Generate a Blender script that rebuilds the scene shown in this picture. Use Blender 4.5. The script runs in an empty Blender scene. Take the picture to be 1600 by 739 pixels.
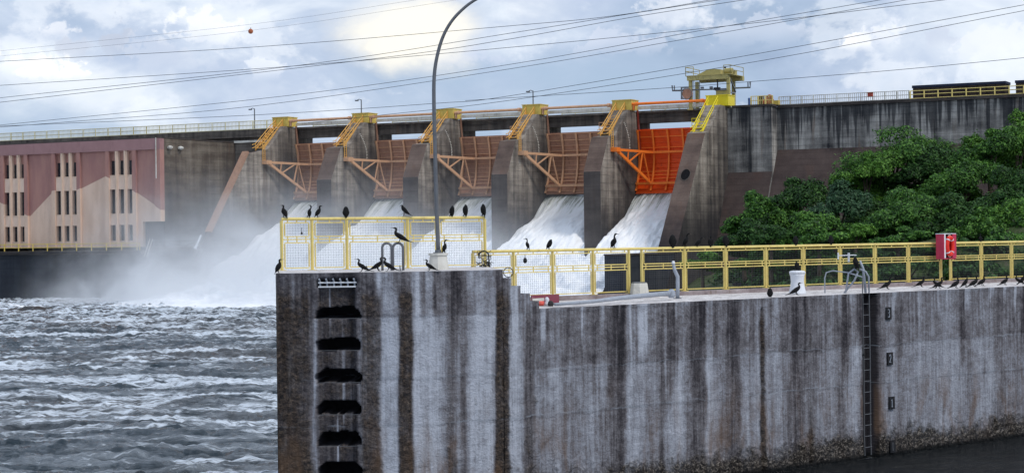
import bpy, math, random
import numpy as np
from mathutils import Vector, Matrix, noise as mnoise
R = math.radians
random.seed(7); RNG = np.random.default_rng(7)
scene = bpy.context.scene

# ------------------------------------------------------------------ camera
F = 2800.0            # focal length in photo pixels (photo 1600 wide)
HC = 5.0              # eye height above the water
cam_d = bpy.data.cameras.new('camera'); cam = bpy.data.objects.new('camera', cam_d)
scene.collection.objects.link(cam); scene.camera = cam
cam_d.sensor_width = 36; cam_d.lens = 36*F/1600; cam_d.clip_end = 5000; cam_d.clip_start = .5
cam.location = (0, 0, HC)
roll = math.atan(0.012)
cam.rotation_euler = (Matrix.Rotation(R(90)+math.atan(1.2/F), 3, 'X') @ Matrix.Rotation(-roll, 3, 'Z')).to_euler()

# ------------------------------------------------------------------ light
SUN_EL, SUN_AZ = R(52), R(62)     # azimuth measured from +Y (view direction) towards +X
world = bpy.data.worlds.new('World'); scene.world = world; world.use_nodes = True
sun_d = bpy.data.lights.new('sun', 'SUN'); sun = bpy.data.objects.new('sun', sun_d)
scene.collection.objects.link(sun)
sun_d.energy = 1.5; sun_d.angle = R(14); sun_d.color = (1, .96, .9)
sd = Vector((math.sin(SUN_AZ)*math.cos(SUN_EL), math.cos(SUN_AZ)*math.cos(SUN_EL), math.sin(SUN_EL)))
SUN_AZ2 = R(128)
sd = Vector((math.sin(SUN_AZ2)*math.cos(SUN_EL), math.cos(SUN_AZ2)*math.cos(SUN_EL), math.sin(SUN_EL)))
sun.rotation_euler = sd.to_track_quat('Z', 'Y').to_euler()
scene.view_settings.view_transform = 'Standard'; scene.view_settings.look = 'None'
scene.view_settings.exposure = 0.22; scene.view_settings.gamma = 1
scene.cycles.volume_bounces = 3; scene.cycles.volume_step_rate = 2.0
scene.cycles.max_bounces = 8; scene.cycles.transparent_max_bounces = 12

# ------------------------------------------------------------------ node helper
class NT:
    def __init__(s, nt): s.nt = nt; nt.nodes.clear()
    def n(s, t, ins=None, **kw):
        nd = s.nt.nodes.new(t)
        for k, v in kw.items(): setattr(nd, k, v)
        if ins:
            for k, v in ins.items():
                if isinstance(v, bpy.types.NodeSocket): s.nt.links.new(v, nd.inputs[k])
                else: nd.inputs[k].default_value = v
        return nd
    def m(s, op, a, b=0.0, c=None, clamp=False):
        d = {0: a, 1: b}
        if c is not None: d[2] = c
        return s.n('ShaderNodeMath', d, operation=op, use_clamp=clamp).outputs[0]
    def mix(s, f, a, b, bt='MIX'):
        nd = s.nt.nodes.new('ShaderNodeMix'); nd.data_type = 'RGBA'; nd.blend_type = bt
        for k, v in ((0, f), (6, a), (7, b)):
            if isinstance(v, bpy.types.NodeSocket): s.nt.links.new(v, nd.inputs[k])
            else: nd.inputs[k].default_value = (v if k == 0 else (*v, 1)) if not isinstance(v, float) or k == 0 else (v, v, v, 1)
        return nd.outputs[2]
    def ramp(s, f, stops, interp='LINEAR'):
        nd = s.n('ShaderNodeValToRGB', {0: f}); cr = nd.color_ramp; cr.interpolation = interp
        while len(cr.elements) < len(stops): cr.elements.new(.5)
        for e, (p, c) in zip(cr.elements, stops):
            e.position = p; e.color = (*c, 1) if isinstance(c, tuple) else (c, c, c, 1)
        return nd.outputs[0]
    def sstep(s, x, a, b, o0=0.0, o1=1.0):
        return s.n('ShaderNodeMapRange', {0: x, 1: a, 2: b, 3: o0, 4: o1}, interpolation_type='SMOOTHSTEP').outputs[0]
    def noise(s, vec, scale, detail=4, rough=.55, dist=0.0):
        return s.n('ShaderNodeTexNoise', {'Vector': vec, 'Scale': scale, 'Detail': detail, 'Roughness': rough, 'Distortion': dist}).outputs[0]
    def vscale(s, vec, sc, off=(0, 0, 0)):
        return s.n('ShaderNodeMapping', {0: vec, 1: off, 3: sc}).outputs[0]

# ------------------------------------------------------------------ sky
def hz0(x): return 370.7-0.012*(x-800)
w = NT(world.node_tree)
sky = w.n('ShaderNodeTexSky', sky_type='NISHITA', sun_disc=False, sun_elevation=SUN_EL, sun_rotation=SUN_AZ2, air_density=1.2, dust_density=2.0)
nish = w.mix(1.0, sky.outputs[0], (.085, .088, .094), 'MULTIPLY')
tc = w.n('ShaderNodeTexCoord').outputs['Generated']
sep = w.n('ShaderNodeSeparateXYZ', {0: tc})
el = sep.outputs[2]
p1 = w.vscale(tc, (1, 1, 2.6))
big = w.noise(w.vscale(tc, (1, 1, 3.2), (3.1, .4, 1.2)), 3.3, 6, .55, .5)
med = w.noise(w.vscale(tc, (1, 1, 2.2), (1.7, 2.2, .3)), 7.5, 8, .55, .35)
puf = w.noise(w.vscale(tc, (1, 1, 1.5), (5.3, 1.1, 2.7)), 14.0, 9, .6, .15)
cover = w.sstep(w.m('ADD', big, w.m('MULTIPLY', med, .35)), .54, .80)
base = w.ramp(w.m('ADD', w.m('MULTIPLY', el, 4.5), .12), [(0, (.36, .53, .82)), (.35, (.38, .52, .75)), (1, (.47, .58, .75))])
base = w.mix(.30, base, nish)
grey = w.ramp(med, [(.32, (.25, .33, .48)), (.43, (.39, .48, .64)), (.53, (.55, .63, .77)), (.62, (.76, .82, .90)), (.74, (.93, .95, .98))])
c1 = w.mix(w.m('MULTIPLY', cover, .9), base, grey)
# cumulus heads: crisp upper rims
pm = w.sstep(w.m('ADD', puf, w.m('MULTIPLY', w.m('SUBTRACT', big, .5), .5)), .56, .64)
ptone = w.ramp(puf, [(.55, (.92, .95, .99)), (.64, (.80, .86, .94)), (.76, (.50, .58, .72))])
c2 = w.mix(w.m('MULTIPLY', pm, .45), c1, ptone)
dk = w.noise(w.vscale(tc, (1, 1, 1.8), (9.3, 4.1, .7)), 11.0, 7, .55, .2)
c2 = w.mix(w.m('MULTIPLY', w.sstep(dk, .52, .66), .6), c2, (.42, .51, .68))
# single cloud heads: white with a crisp top fading below, and dark ragged ones
edge = w.m('ADD', w.m('MULTIPLY', w.m('SUBTRACT', w.noise(w.vscale(tc, (1, 1, 1.2), (2, 7, 3)), 58.0, 3, .5, .3), .5), 3.6), w.m('MULTIPLY', w.m('SUBTRACT', w.noise(w.vscale(tc, (1, 1, 1.1), (5, 1, 3)), 190.0, 6, .65, .2), .5), 2.2))
for hx, hy, rx_, ry_, colr, st_ in ((30, 100, 38, 26, (.90, .94, .98), .75), (78, 108, 32, 26, (.97, .98, 1.0), .9), (118, 112, 26, 16, (.96, .97, 1.0), .85), (330, 50, 62, 34, (.90, .92, .96), .7), (95, 48, 28, 14, (.88, .90, .95), .6),
                                    (180, 70, 22, 30, (.50, .55, .66), .75), (120, 78, 30, 22, (.55, .60, .71), .7), (410, 108, 26, 22, (.84, .88, .95), .6), (250, 95, 70, 30, (.60, .66, .78), .5), (720, 95, 60, 24, (.60, .66, .80), .5),
                                    (1190, 50, 70, 30, (.62, .68, .80), .55), (1335, 68, 24, 16, (.96, .97, 1.0), .85), (1392, 58, 34, 26, (.80, .84, .92), .8), (1470, 62, 40, 22, (.56, .62, .75), .6), (1550, 72, 52, 34, (.80, .84, .93), .75), (950, 70, 70, 26, (.66, .71, .83), .5), (1050, 30, 60, 26, (.82, .85, .92), .5)):
    hd = Vector(((hx-800)/F, 1, (hz0(hx)-hy)/F)).normalized()
    q = w.n('ShaderNodeVectorMath', {0: tc, 1: (hd.x, hd.y, hd.z)}, operation='SUBTRACT').outputs[0]
    q = w.n('ShaderNodeVectorMath', {0: q, 1: (F/rx_, F/rx_, F/ry_)}, operation='MULTIPLY').outputs[0]
    ln = w.n('ShaderNodeVectorMath', {0: q}, operation='LENGTH').outputs[1]
    qz = w.n('ShaderNodeSeparateXYZ', {0: q}).outputs[2]
    rim = w.sstep(w.m('ADD', ln, edge), 1.10, .62); soft = w.sstep(qz, -1.0, .25)
    c2 = w.mix(w.m('MULTIPLY', w.m('MULTIPLY', rim, soft), st_), c2, colr)
# cloud thinned in front of the hidden sun's glow, upper middle of the view
gd = Vector(((645-800)/F, 1, (372-38)/F)).normalized()
dot = w.n('ShaderNodeVectorMath', {0: w.n('ShaderNodeVectorMath', {0: tc, 1: (gd.x, gd.y, gd.z)}, operation='SUBTRACT').outputs[0], 1: (1, 1, 1.9)}, operation='MULTIPLY').outputs[0]
dist = w.n('ShaderNodeVectorMath', {0: dot}, operation='LENGTH').outputs[1]
gl = w.sstep(w.m('ADD', dist, w.m('ADD', w.m('MULTIPLY', w.m('SUBTRACT', med, .5), .16), w.m('MULTIPLY', w.m('SUBTRACT', puf, .5), .08))), .056, .008)
c3 = w.mix(w.m('MULTIPLY', gl, .92), c2, (1.0, .955, .84))
w.n('ShaderNodeOutputWorld', {0: w.n('ShaderNodeBackground', {0: c3, 1: 1.0}).outputs[0]})

# ------------------------------------------------------------------ materials
def material(name):
    m = bpy.data.materials.new(name); m.use_nodes = True
    return m, NT(m.node_tree)
def finish(t, col, rough=.8, bump=None, bs=.3, bd=.02, metal=0.0, spec=.3, **ex):
    ins = {'Base Color': col if isinstance(col, bpy.types.NodeSocket) else (*col, 1), 'Roughness': rough, 'Metallic': metal, 'Specular IOR Level': spec}
    if bump is not None: ins['Normal'] = t.n('ShaderNodeBump', {'Height': bump, 'Strength': bs, 'Distance': bd}).outputs[0]
    ins.update(ex)
    b = t.n('ShaderNodeBsdfPrincipled', ins)
    t.n('ShaderNodeOutputMaterial', {0: b.outputs[0]})
def pos(t): return t.n('ShaderNodeNewGeometry').outputs['Position']

def concrete(name, dark, mid, light, brown=(.16, .11, .08), k=1.2, lift=.62, streak=1.0, bs=.5, wet=None):
    m, t = material(name); P = pos(t)
    z = t.n('ShaderNodeSeparateXYZ', {0: P}).outputs[2]
    st = t.noise(t.vscale(P, (1, 1, .07)), k*2.2, 5, .6, .2)
    st2 = t.noise(t.vscale(P, (1, 1, .05), (7, 3, 1)), k*.8, 3, .5, .2)
    bl = t.noise(t.vscale(P, (1, 1, 1.5)), k*.9, 6, .62, .3)
    hb = t.noise(t.vscale(P, (.25, .25, 3.0)), k*1.1, 4, .6)
    fine = t.noise(P, 9.0, 6, .65)
    v = t.m('ADD', t.m('ADD', t.m('MULTIPLY', st, .55*streak), t.m('MULTIPLY', st2, .35*streak)), t.m('ADD', t.m('MULTIPLY', bl, .35), t.m('MULTIPLY', hb, .25)))
    v = t.m('ADD', v, t.m('MULTIPLY', fine, .12))
    tot = .9*streak+.72; c = tot*.5
    col = t.ramp(t.n('ShaderNodeMapRange', {0: v, 1: c-.17-.03*streak, 2: c+.17+.03*streak}).outputs[0], [(0, dark), (.42, mid), (1, light)])
    br = t.noise(t.vscale(P, (1, 1, .12), (2, 9, 4)), k*1.7, 4, .6)
    col = t.mix(t.m('MULTIPLY', t.sstep(br, .56, .72), .6), col, brown)
    fr = t.m('FRACT', t.m('ADD', t.m('DIVIDE', z, lift), t.m('MULTIPLY', t.noise(P, .6, 2), .12)))
    ln = t.m('MULTIPLY', t.m('LESS_THAN', fr, .07), t.sstep(bl, .38, .6))
    col = t.mix(t.m('MULTIPLY', ln, .45), col, dark)
    if name.startswith('streaked'):   # black run-off hanging from the crest
        dr = t.noise(t.vscale(P, (1, 1, .03), (4, 4, 4)), 1.7, 4, .6, .1); dr2 = t.noise(t.vscale(P, (1, 1, .05), (1, 8, 4)), 3.2, 3, .6)
        q = t.m('ADD', t.m('ADD', t.m('MULTIPLY', dr, .7), t.m('MULTIPLY', dr2, .3)), t.sstep(z, 11.8, 15.4, -.05, .07))
        col = t.mix(t.m('MULTIPLY', t.sstep(q, .505, .575), .80), col, (.020, .022, .028))
    if wet:     # darker towards the bottom and towards the gates
        low_dark = t.sstep(t.m('ADD', z, t.m('MULTIPLY', t.m('SUBTRACT', t.noise(t.vscale(P, (1, 1, .4)), .7, 5, .6), .5), 4.0)), wet[1], wet[0])
        col = t.mix(t.m('MULTIPLY', low_dark, .88), col, (.020, .021, .027))
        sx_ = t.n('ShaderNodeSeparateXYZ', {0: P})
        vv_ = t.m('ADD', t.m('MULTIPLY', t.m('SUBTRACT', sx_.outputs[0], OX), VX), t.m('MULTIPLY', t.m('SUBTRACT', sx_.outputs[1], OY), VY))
        gate_dark = t.m('MULTIPLY', t.sstep(t.m('ADD', vv_, t.m('MULTIPLY', t.m('SUBTRACT', t.noise(t.vscale(P, (1, 1, .3)), .8, 5, .65), .5), 5.0)), 5.2, 1.8), t.sstep(z, 15.2, 12.0, .35, 1.0))
        col = t.mix(t.m('MULTIPLY', gate_dark, .72), col, (.030, .028, .032))
    h = t.m('SUBTRACT', t.m('ADD', fine, t.m('MULTIPLY', bl, .8)), t.m('MULTIPLY', ln, .6))
    finish(t, col, .93, h, bs, .05, spec=.12)
    return m
def paint(name, col, var=.25, rough=.5, dirt=(.08, .06, .05), dk=.35, sc=6.0, metal=0.0):
    m, t = material(name); P = pos(t)
    a = t.noise(P, sc, 5, .6); b = t.noise(t.vscale(P, (1, 1, .3)), sc*2.3, 4, .6)
    c = t.mix(t.m('MULTIPLY', t.sstep(a, .35, .7), var), col, tuple(min(1, x*1.35+.02) for x in col))
    c = t.mix(t.m('MULTIPLY', t.sstep(b, .52, .72), dk), c, dirt)
    finish(t, c, rough, a, .15, .01, metal=metal)
    return m

_a = math.atan(F/5350.0)
OX, OY = (1145-800)/19.1, F/19.1
UX, UY = math.cos(_a), -math.sin(_a); VX, VY = -math.sin(_a), -math.cos(_a)
M = {}
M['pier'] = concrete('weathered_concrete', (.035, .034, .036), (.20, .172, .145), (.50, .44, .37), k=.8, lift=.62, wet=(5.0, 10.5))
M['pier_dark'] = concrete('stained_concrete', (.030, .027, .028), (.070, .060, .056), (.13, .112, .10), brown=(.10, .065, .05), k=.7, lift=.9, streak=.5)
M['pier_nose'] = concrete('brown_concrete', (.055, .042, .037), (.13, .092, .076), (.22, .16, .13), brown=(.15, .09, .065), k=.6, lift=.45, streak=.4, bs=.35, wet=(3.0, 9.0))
M['crest'] = concrete('streaked_concrete', (.030, .030, .034), (.22, .21, .20), (.60, .57, .53), brown=(.20, .14, .10), k=.75, lift=.55, streak=1.1)
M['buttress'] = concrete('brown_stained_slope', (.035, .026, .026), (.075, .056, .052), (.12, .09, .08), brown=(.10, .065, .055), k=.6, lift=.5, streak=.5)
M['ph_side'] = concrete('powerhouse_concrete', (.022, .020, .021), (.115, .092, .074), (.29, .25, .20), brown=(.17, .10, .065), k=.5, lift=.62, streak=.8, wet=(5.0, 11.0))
M['base_dark'] = concrete('wet_dark_concrete', (.018, .02, .026), (.035, .04, .05), (.07, .075, .085), brown=(.03, .03, .03), k=.4, lift=.9)
M['girder'] = concrete('girder_concrete', (.035, .03, .03), (.10, .088, .078), (.2, .175, .15), k=.9, lift=3.0)
M['parapet'] = concrete('pale_parapet', (.36, .35, .31), (.58, .56, .50), (.78, .76, .70), brown=(.3, .2, .13), k=1.2, lift=3)
M['rust'] = paint('rusty_orange_steel', (.42, .225, .145), .4, .75, (.22, .11, .07), .5, 2.4)
M['rust_mid'] = paint('mid_orange_steel', (.52, .285, .175), .4, .65, (.25, .11, .06), .4, 2.5)
M['rust_rib'] = paint('faded_orange_steel', (.60, .345, .20), .35, .65, (.32, .16, .09), .4, 2.5)
M['orange'] = paint('orange_red_steel', (.82, .095, .008), .25, .45, (.45, .04, .01), .45, 1.6)
M['orange_rib'] = paint('bright_orange_steel', (.95, .22, .03), .2, .45, (.5, .06, .01), .3, 2.5)
M['yel'] = paint('yellow_steel', (.76, .60, .20), .35, .5, (.40, .30, .14), .45, 5)
M['yel_old'] = paint('ochre_yellow_steel', (.62, .46, .10), .35, .55, (.24, .17, .06), .5, 3)
M['pale_ochre'] = paint('pale_ochre_steel', (.66, .60, .36), .3, .6, (.36, .30, .16), .4, 3)
M['yel_or'] = paint('amber_steel', (.70, .38, .09), .3, .55, (.38, .18, .06), .4, 3)
M['yel_br'] = paint('bright_yellow_steel', (.85, .68, .02), .2, .45, (.5, .36, .02), .35, 3)
M['wire'] = paint('grey_wire', (.10, .10, .11), .2, .5)
M['galv'] = paint('galvanised_steel', (.15, .155, .165), .3, .45, (.06, .06, .07), .4, 8, .3)
M['palegrey'] = paint('weathered_grey_tube', (.33, .36, .41), .3, .5, (.16, .17, .18), .4, 10)
M['white'] = paint('white_paint', (.74, .76, .80), .2, .5, (.35, .36, .40), .45, 9)
M['black'] = paint('black_steel', (.010, .010, .012), .2, .5)
M['cable'] = paint('dark_cable', (.045, .05, .06), .1, .6)
M['purple'] = paint('wine_paint', (.33, .185, .18), .25, .8, (.20, .105, .105), .35, .9)
M['redpanel'] = paint('brick_red_paint', (.38, .20, .16), .25, .8, (.14, .05, .04), .3, .9)
M['glass'] = paint('dark_window_glass', (.025, .028, .035), .5, .12, (.01, .01, .01), .3, 2)
M['sill'] = paint('cream_trim', (.68, .50, .37), .2, .8, (.28, .2, .13), .35, 2)
M['maroon'] = paint('maroon_board', (.22, .05, .075), .3, .7, (.45, .40, .40), .5, 4)
M['pinkred'] = paint('crimson_box_paint', (.50, .035, .085), .3, .55, (.3, .03, .05), .4, 8)
M['life'] = paint('lifebuoy_red', (.80, .035, .02), .15, .5, (.5, .02, .02), .2, 9)
M['bird'] = paint('black_feathers', (.0025, .0025, .003), .5, .95, (.006, .005, .004), .5, 40)
M['beak'] = paint('horn_beak', (.10, .085, .065), .2, .5)
M['crane'] = paint('olive_yellow_steel', (.42, .36, .14), .35, .6, (.14, .11, .05), .5, 2.0)
M['shed'] = concrete('dark_brown_cladding', (.02, .016, .016), (.05, .038, .033), (.085, .062, .052), brown=(.06, .04, .03), k=1, lift=.5)
M['shedtop'] = paint('navy_tarpaulin', (.012, .018, .045), .3, .7)
M['redmach'] = paint('red_machine', (.40, .07, .04), .3, .6)
M['ball'] = paint('orange_marker_ball', (.42, .12, .05), .2, .6)
M['bark'] = concrete('tree_bark', (.03, .024, .018), (.09, .07, .05), (.16, .13, .10), k=3, lift=9)
M['pinkcloth'] = paint('coral_float', (.75, .12, .09), .2, .6)

M['creamwall'] = paint('cream_wall_paint', (.74, .545, .42), .3, .9, (.52, .36, .26), .35, .9)
def m_facade():
    m, t = material('painted_mural_facade'); P = pos(t)
    sx = t.n('ShaderNodeSeparateXYZ', {0: P}); z = sx.outputs[2]
    # distance along the facade: projection on the dam axis
    u = t.m('ADD', t.m('MULTIPLY', t.m('SUBTRACT', sx.outputs[0], OX), UX), t.m('MULTIPLY', t.m('SUBTRACT', sx.outputs[1], OY), UY))
    uf = t.m('DIVIDE', t.m('ADD', u, 68.0), 21.0)   # 0..1 for u=-68..-47
    pts = []
    for x, y in ((0, 316), (22, 325), (46, 338), (84, 298), (122, 297), (166, 275), (208, 297), (254, 329)):
        uu, zz = on_v(x, y, 13.86); pts.append(((uu+68)/21, zz/16))
    hh = t.ramp(uf, [(max(0, min(1, a)), b) for a, b in pts])
    hv = t.m('MULTIPLY', t.n('ShaderNodeSeparateColor', {0: hh}).outputs[0], 16.0)
    up = t.sstep(t.m('SUBTRACT', z, hv), -.03, .03)
    a = t.noise(t.vscale(P, (1, 1, .25)), 1.2, 5, .6); f = t.noise(P, 6, 5, .6)
    cream = t.mix(t.sstep(a, .35, .7), (.74, .545, .42), (.64, .455, .34))
    wine = t.mix(t.sstep(a, .35, .7), (.42, .225, .185), (.35, .18, .16))
    col = t.mix(up, cream, wine)
    col = t.mix(t.m('MULTIPLY', t.sstep(f, .55, .75), .2), col, (.2, .13, .1))
    finish(t, col, .9, f, .2, .02, spec=.1)
    return m

def m_guide():
    m, t = material('streaked_quay_concrete')
    uv = t.n('ShaderNodeUVMap').outputs[0]        # metres along the wall, metres above water
    at = t.n('ShaderNodeAttribute', attribute_name='stain_shade')
    sc = t.n('ShaderNodeSeparateColor', {0: at.outputs['Color']})
    L, B, G = sc.outputs                           # light lime wash with painted recess shade, brown-black growth, barnacle band
    v1 = t.noise(t.vscale(uv, (5.0, .35, 1)), 1.6, 6, .65, .3)
    v2 = t.noise(t.vscale(uv, (10., .35, 1), (3, 1, 0)), 1.6, 4, .55, .5)
    hz_ = t.noise(t.vscale(uv, (.7, 6., 1)), 1.2, 8, .75, 1.0)
    bl = t.noise(uv, 3.2, 8, .68, .4); fn = t.noise(uv, 26, 6, .7); vf = t.noise(uv, 70, 4, .7)
    bl2 = t.noise(t.vscale(uv, (1, 1.3, 1), (8, 2, 0)), 11, 8, .72, .6)
    lv = t.m('ADD', L, t.m('ADD', t.m('MULTIPLY', t.m('SUBTRACT', v1, .5), .80), t.m('MULTIPLY', t.m('SUBTRACT', v2, .5), .5)))
    lv = t.m('ADD', lv, t.m('ADD', t.m('MULTIPLY', t.m('SUBTRACT', hz_, .5), .16), t.m('MULTIPLY', t.m('SUBTRACT', bl, .5), .8)))
    lv = t.m('ADD', lv, t.m('ADD', t.m('MULTIPLY', t.m('SUBTRACT', fn, .5), .28), t.m('MULTIPLY', t.m('SUBTRACT', bl2, .5), .75)))
    col = t.ramp(lv, [(.0, (.030, .028, .033)), (.22, (.080, .074, .082)), (.44, (.175, .168, .182)), (.68, (.30, .312, .355)), (1, (.50, .53, .60))])
    # cold joints between pours, pale lime lines
    sv = t.n('ShaderNodeSeparateXYZ', {0: uv}); zz = sv.outputs[1]
    for z0, s0, wd in ((3.60, .22, .006), (2.50, .35, .010), (1.66, .50, .012)):
        wob = t.m('MULTIPLY', t.m('SUBTRACT', t.noise(t.vscale(uv, (1.5, .2, 1), (z0, 0, 0)), 1.4, 5, .6), .5), .22)
        d = t.m('ABSOLUTE', t.m('SUBTRACT', t.m('ADD', zz, wob), z0))
        ln = t.sstep(d, wd*2.2, 0.0); brk = t.sstep(t.noise(t.vscale(uv, (1, 1, 1), (z0*3, 0, 0)), 2.2, 3), .42, .60)
        col = t.mix(t.m('MULTIPLY', t.m('MULTIPLY', ln, brk), s0), col, (.36, .40, .46))
        below = t.sstep(t.m('SUBTRACT', z0, t.m('ADD', zz, wob)), .0, .02)
    # brown / black growth
    brt = t.ramp(t.m('ADD', t.m('MULTIPLY', bl2, .7), t.m('MULTIPLY', fn, .3)), [(.38, (.008, .007, .007)), (.47, (.030, .022, .017)), (.55, (.085, .058, .038)), (.64, (.19, .135, .09)), (.76, (.34, .29, .24))])
    bf = t.sstep(t.m('ADD', B, t.m('MULTIPLY', t.m('SUBTRACT', bl, .5), 1.7)), .30, .95)
    col = t.mix(t.m('MULTIPLY', bf, .86), col, brt)
    gy = t.sstep(t.noise(t.vscale(uv, (3.0, .8, 1), (9, 4, 0)), 1.5, 6, .65, .4), .55, .68)
    col = t.mix(t.m('MULTIPLY', t.m('MULTIPLY', gy, bf), .45), col, (.19, .17, .16))
    rust = t.m('MULTIPLY', t.m('MULTIPLY', t.sstep(zz, 2.6, .5), t.sstep(t.noise(t.vscale(uv, (1.6, .5, 1), (5, 5, 0)), 1.0, 6, .65, .4), .47, .66)), .65)
    col = t.mix(t.m('MULTIPLY', rust, t.sstep(L, -.6, -.1)), col, (.17, .105, .065))
    # barnacle band just above the water
    gv = t.sstep(t.m('ADD', G, t.m('MULTIPLY', t.m('SUBTRACT', bl, .5), 1.3)), .40, .85)
    spk = t.ramp(t.m('ADD', t.m('MULTIPLY', bl2, .55), t.m('MULTIPLY', fn, .45)), [(.43, (.006, .006, .006)), (.50, (.030, .025, .020)), (.545, (.15, .125, .10)), (.60, (.40, .36, .31))])
    col = t.mix(t.m('MULTIPLY', gv, .9), col, spk)
    wet = t.sstep(zz, .16, .02)
    col = t.mix(wet, col, (.010, .011, .012))
    col = t.mix(t.m('MULTIPLY', t.sstep(fn, .60, .72), .35), col, (.04, .04, .045))
    col = t.mix(t.m('MULTIPLY', t.sstep(vf, .62, .74), .3), col, (.32, .33, .36))
    h = t.m('ADD', t.m('ADD', t.m('MULTIPLY', bl2, t.m('ADD', .4, t.m('ADD', t.m('MULTIPLY', bf, 1.4), t.m('MULTIPLY', gv, 1.6)))), t.m('MULTIPLY', fn, .45)), t.m('MULTIPLY', hz_, .12))
    finish(t, col, .9, h, .9, .05, spec=.15)
    return m
def m_deck():
    m, t = material('guano_white_deck'); P = pos(t)
    a = t.noise(P, 3.5, 8, .7, .4); b = t.noise(P, 22, 6, .7)
    col = t.ramp(t.m('ADD', t.m('MULTIPLY', a, .6), t.m('MULTIPLY', b, .4)), [(.36, (.16, .14, .13)), (.45, (.42, .39, .38)), (.55, (.74, .71, .70)), (.7, (.88, .86, .85))])
    finish(t, col, .9, b, .4, .02, spec=.15)
    return m

# ------------------------------------------------------------------ frames: dam axes and pixel rays
def hz(x): return 370.7-0.012*(x-800)
def D(u, v, z): return Vector((OX+u*UX+v*VX, OY+u*UY+v*VY, z))      # dam frame -> world
def W(px, py, Z): return Vector(((px-800)/F*Z, Z, HC+(hz(px)-py)/F*Z))
def on_u(px, py, u):
    d = ((px-800)/F, 1, (hz(px)-py)/F); Z = (u+OX*UX+OY*UY)/(d[0]*UX+d[1]*UY)
    return (d[0]*Z-OX)*VX+(Z-OY)*VY, HC+d[2]*Z
def on_v(px, py, v):
    d = ((px-800)/F, 1, (hz(px)-py)/F); Z = (v+OX*VX+OY*VY)/(d[0]*VX+d[1]*VY)
    return (d[0]*Z-OX)*UX+(Z-OY)*UY, HC+d[2]*Z
M['facade'] = m_facade(); M['guide'] = m_guide(); M['deck'] = m_deck()

# ------------------------------------------------------------------ mesh building
class MB:
    def __init__(s): s.v = []; s.f = []; s.mi = []
    def add(s, vs, fs, mi=0):
        o = len(s.v); s.v += [Vector(p) for p in vs]; s.f += [tuple(i+o for i in f) for f in fs]; s.mi += [mi]*len(fs); return s
    def hexa(s, p, mi=0):   # 8 points: bottom loop 0-3, top loop 4-7
        return s.add(p, [(3, 2, 1, 0), (4, 5, 6, 7), (0, 1, 5, 4), (1, 2, 6, 5), (2, 3, 7, 6), (3, 0, 4, 7)], mi)
    def box(s, x0, x1, y0, y1, z0, z1, T=None, mi=0):
        T = T or (lambda x, y, z: Vector((x, y, z)))
        return s.hexa([T(x0, y0, z0), T(x1, y0, z0), T(x1, y1, z0), T(x0, y1, z0), T(x0, y0, z1), T(x1, y0, z1), T(x1, y1, z1), T(x0, y1, z1)], mi)
    def dbox(s, u0, u1, v0, v1, z0, z1, mi=0): return s.box(u0, u1, -v1, -v0, z0, z1, lambda a, b, c: D(a, -b, c), mi)
    def tube(s, pts, r, n=6, mi=0, cap=True):
        pts = [Vector(p) for p in pts]; rs = r if isinstance(r, (list, tuple)) else [r]*len(pts)
        o = len(s.v); prev = None
        for i, p in enumerate(pts):
            d = (pts[min(i+1, len(pts)-1)]-pts[max(i-1, 0)]).normalized()
            if prev is None:
                a = Vector((0, 0, 1)) if abs(d.z) < .9 else Vector((1, 0, 0)); a = a.cross(d).normalized()
            else: a = (prev-d*prev.dot(d)).normalized()
            prev = a; b = d.cross(a)
            for k in range(n):
                t = 2*math.pi*k/n; s.v.append(p+(a*math.cos(t)+b*math.sin(t))*rs[i])
        for i in range(len(pts)-1):
            for k in range(n):
                s.f.append((o+i*n+k, o+i*n+(k+1) % n, o+(i+1)*n+(k+1) % n, o+(i+1)*n+k)); s.mi.append(mi)
        if cap:
            s.f.append(tuple(o+k for k in range(n))[::-1]); s.f.append(tuple(o+(len(pts)-1)*n+k for k in range(n))); s.mi += [mi, mi]
        return s
    def bar(s, a, b, wd, ht, mi=0):   # rectangular bar from a to b
        a, b = Vector(a), Vector(b); d = (b-a).normalized(); up = Vector((0, 0, 1)) if abs(d.z) < .95 else Vector((UX, UY, 0))
        x = d.cross(up).normalized()*wd/2; y = x.cross(d).normalized()*ht/2
        return s.hexa([a-x-y, a+x-y, b+x-y, b-x-y, a-x+y, a+x+y, b+x+y, b-x+y], mi)
    def prism(s, prof, T, w0, w1, mi=0):  # closed profile [(p,q)], extruded between w0 and w1 with T(w,p,q)
        n = len(prof)
        return s.add([T(w0, *p) for p in prof]+[T(w1, *p) for p in prof],
                     [tuple(range(n))[::-1], tuple(range(n, 2*n))]+[(i, (i+1) % n, n+(i+1) % n, n+i) for i in range(n)], mi)
    def lathe(s, c, prof, n=20, mi=0):
        c = Vector(c); o = len(s.v)
        for r, z in prof:
            for k in range(n):
                t = 2*math.pi*k/n; s.v.append(c+Vector((r*math.cos(t), r*math.sin(t), z)))
        for i in range(len(prof)-1):
            for k in range(n): s.f.append((o+i*n+k, o+i*n+(k+1) % n, o+(i+1)*n+(k+1) % n, o+(i+1)*n+k)); s.mi.append(mi)
        s.f.append(tuple(o+k for k in range(n))[::-1]); s.f.append(tuple(o+(len(prof)-1)*n+k for k in range(n))); s.mi += [mi, mi]
        return s
    def torus(s, c, Rr, r, ax, ay, n=24, m=8, a0=0, a1=2*math.pi, mi=0):
        c, ax, ay = Vector(c), Vector(ax), Vector(ay); full = abs(a1-a0-2*math.pi) < 1e-6
        pts = [c+(ax*math.cos(a0+(a1-a0)*i/n)+ay*math.sin(a0+(a1-a0)*i/n))*Rr for i in range(n+1)]
        return s.tube(pts, r, m, mi, cap=not full)
COL = scene.collection
def tag(o, label=None, cat=None, group=None, kind=None):
    if label: o['label'] = label
    if cat: o['category'] = cat
    if group: o['group'] = group
    if kind: o['kind'] = kind
    return o
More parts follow.
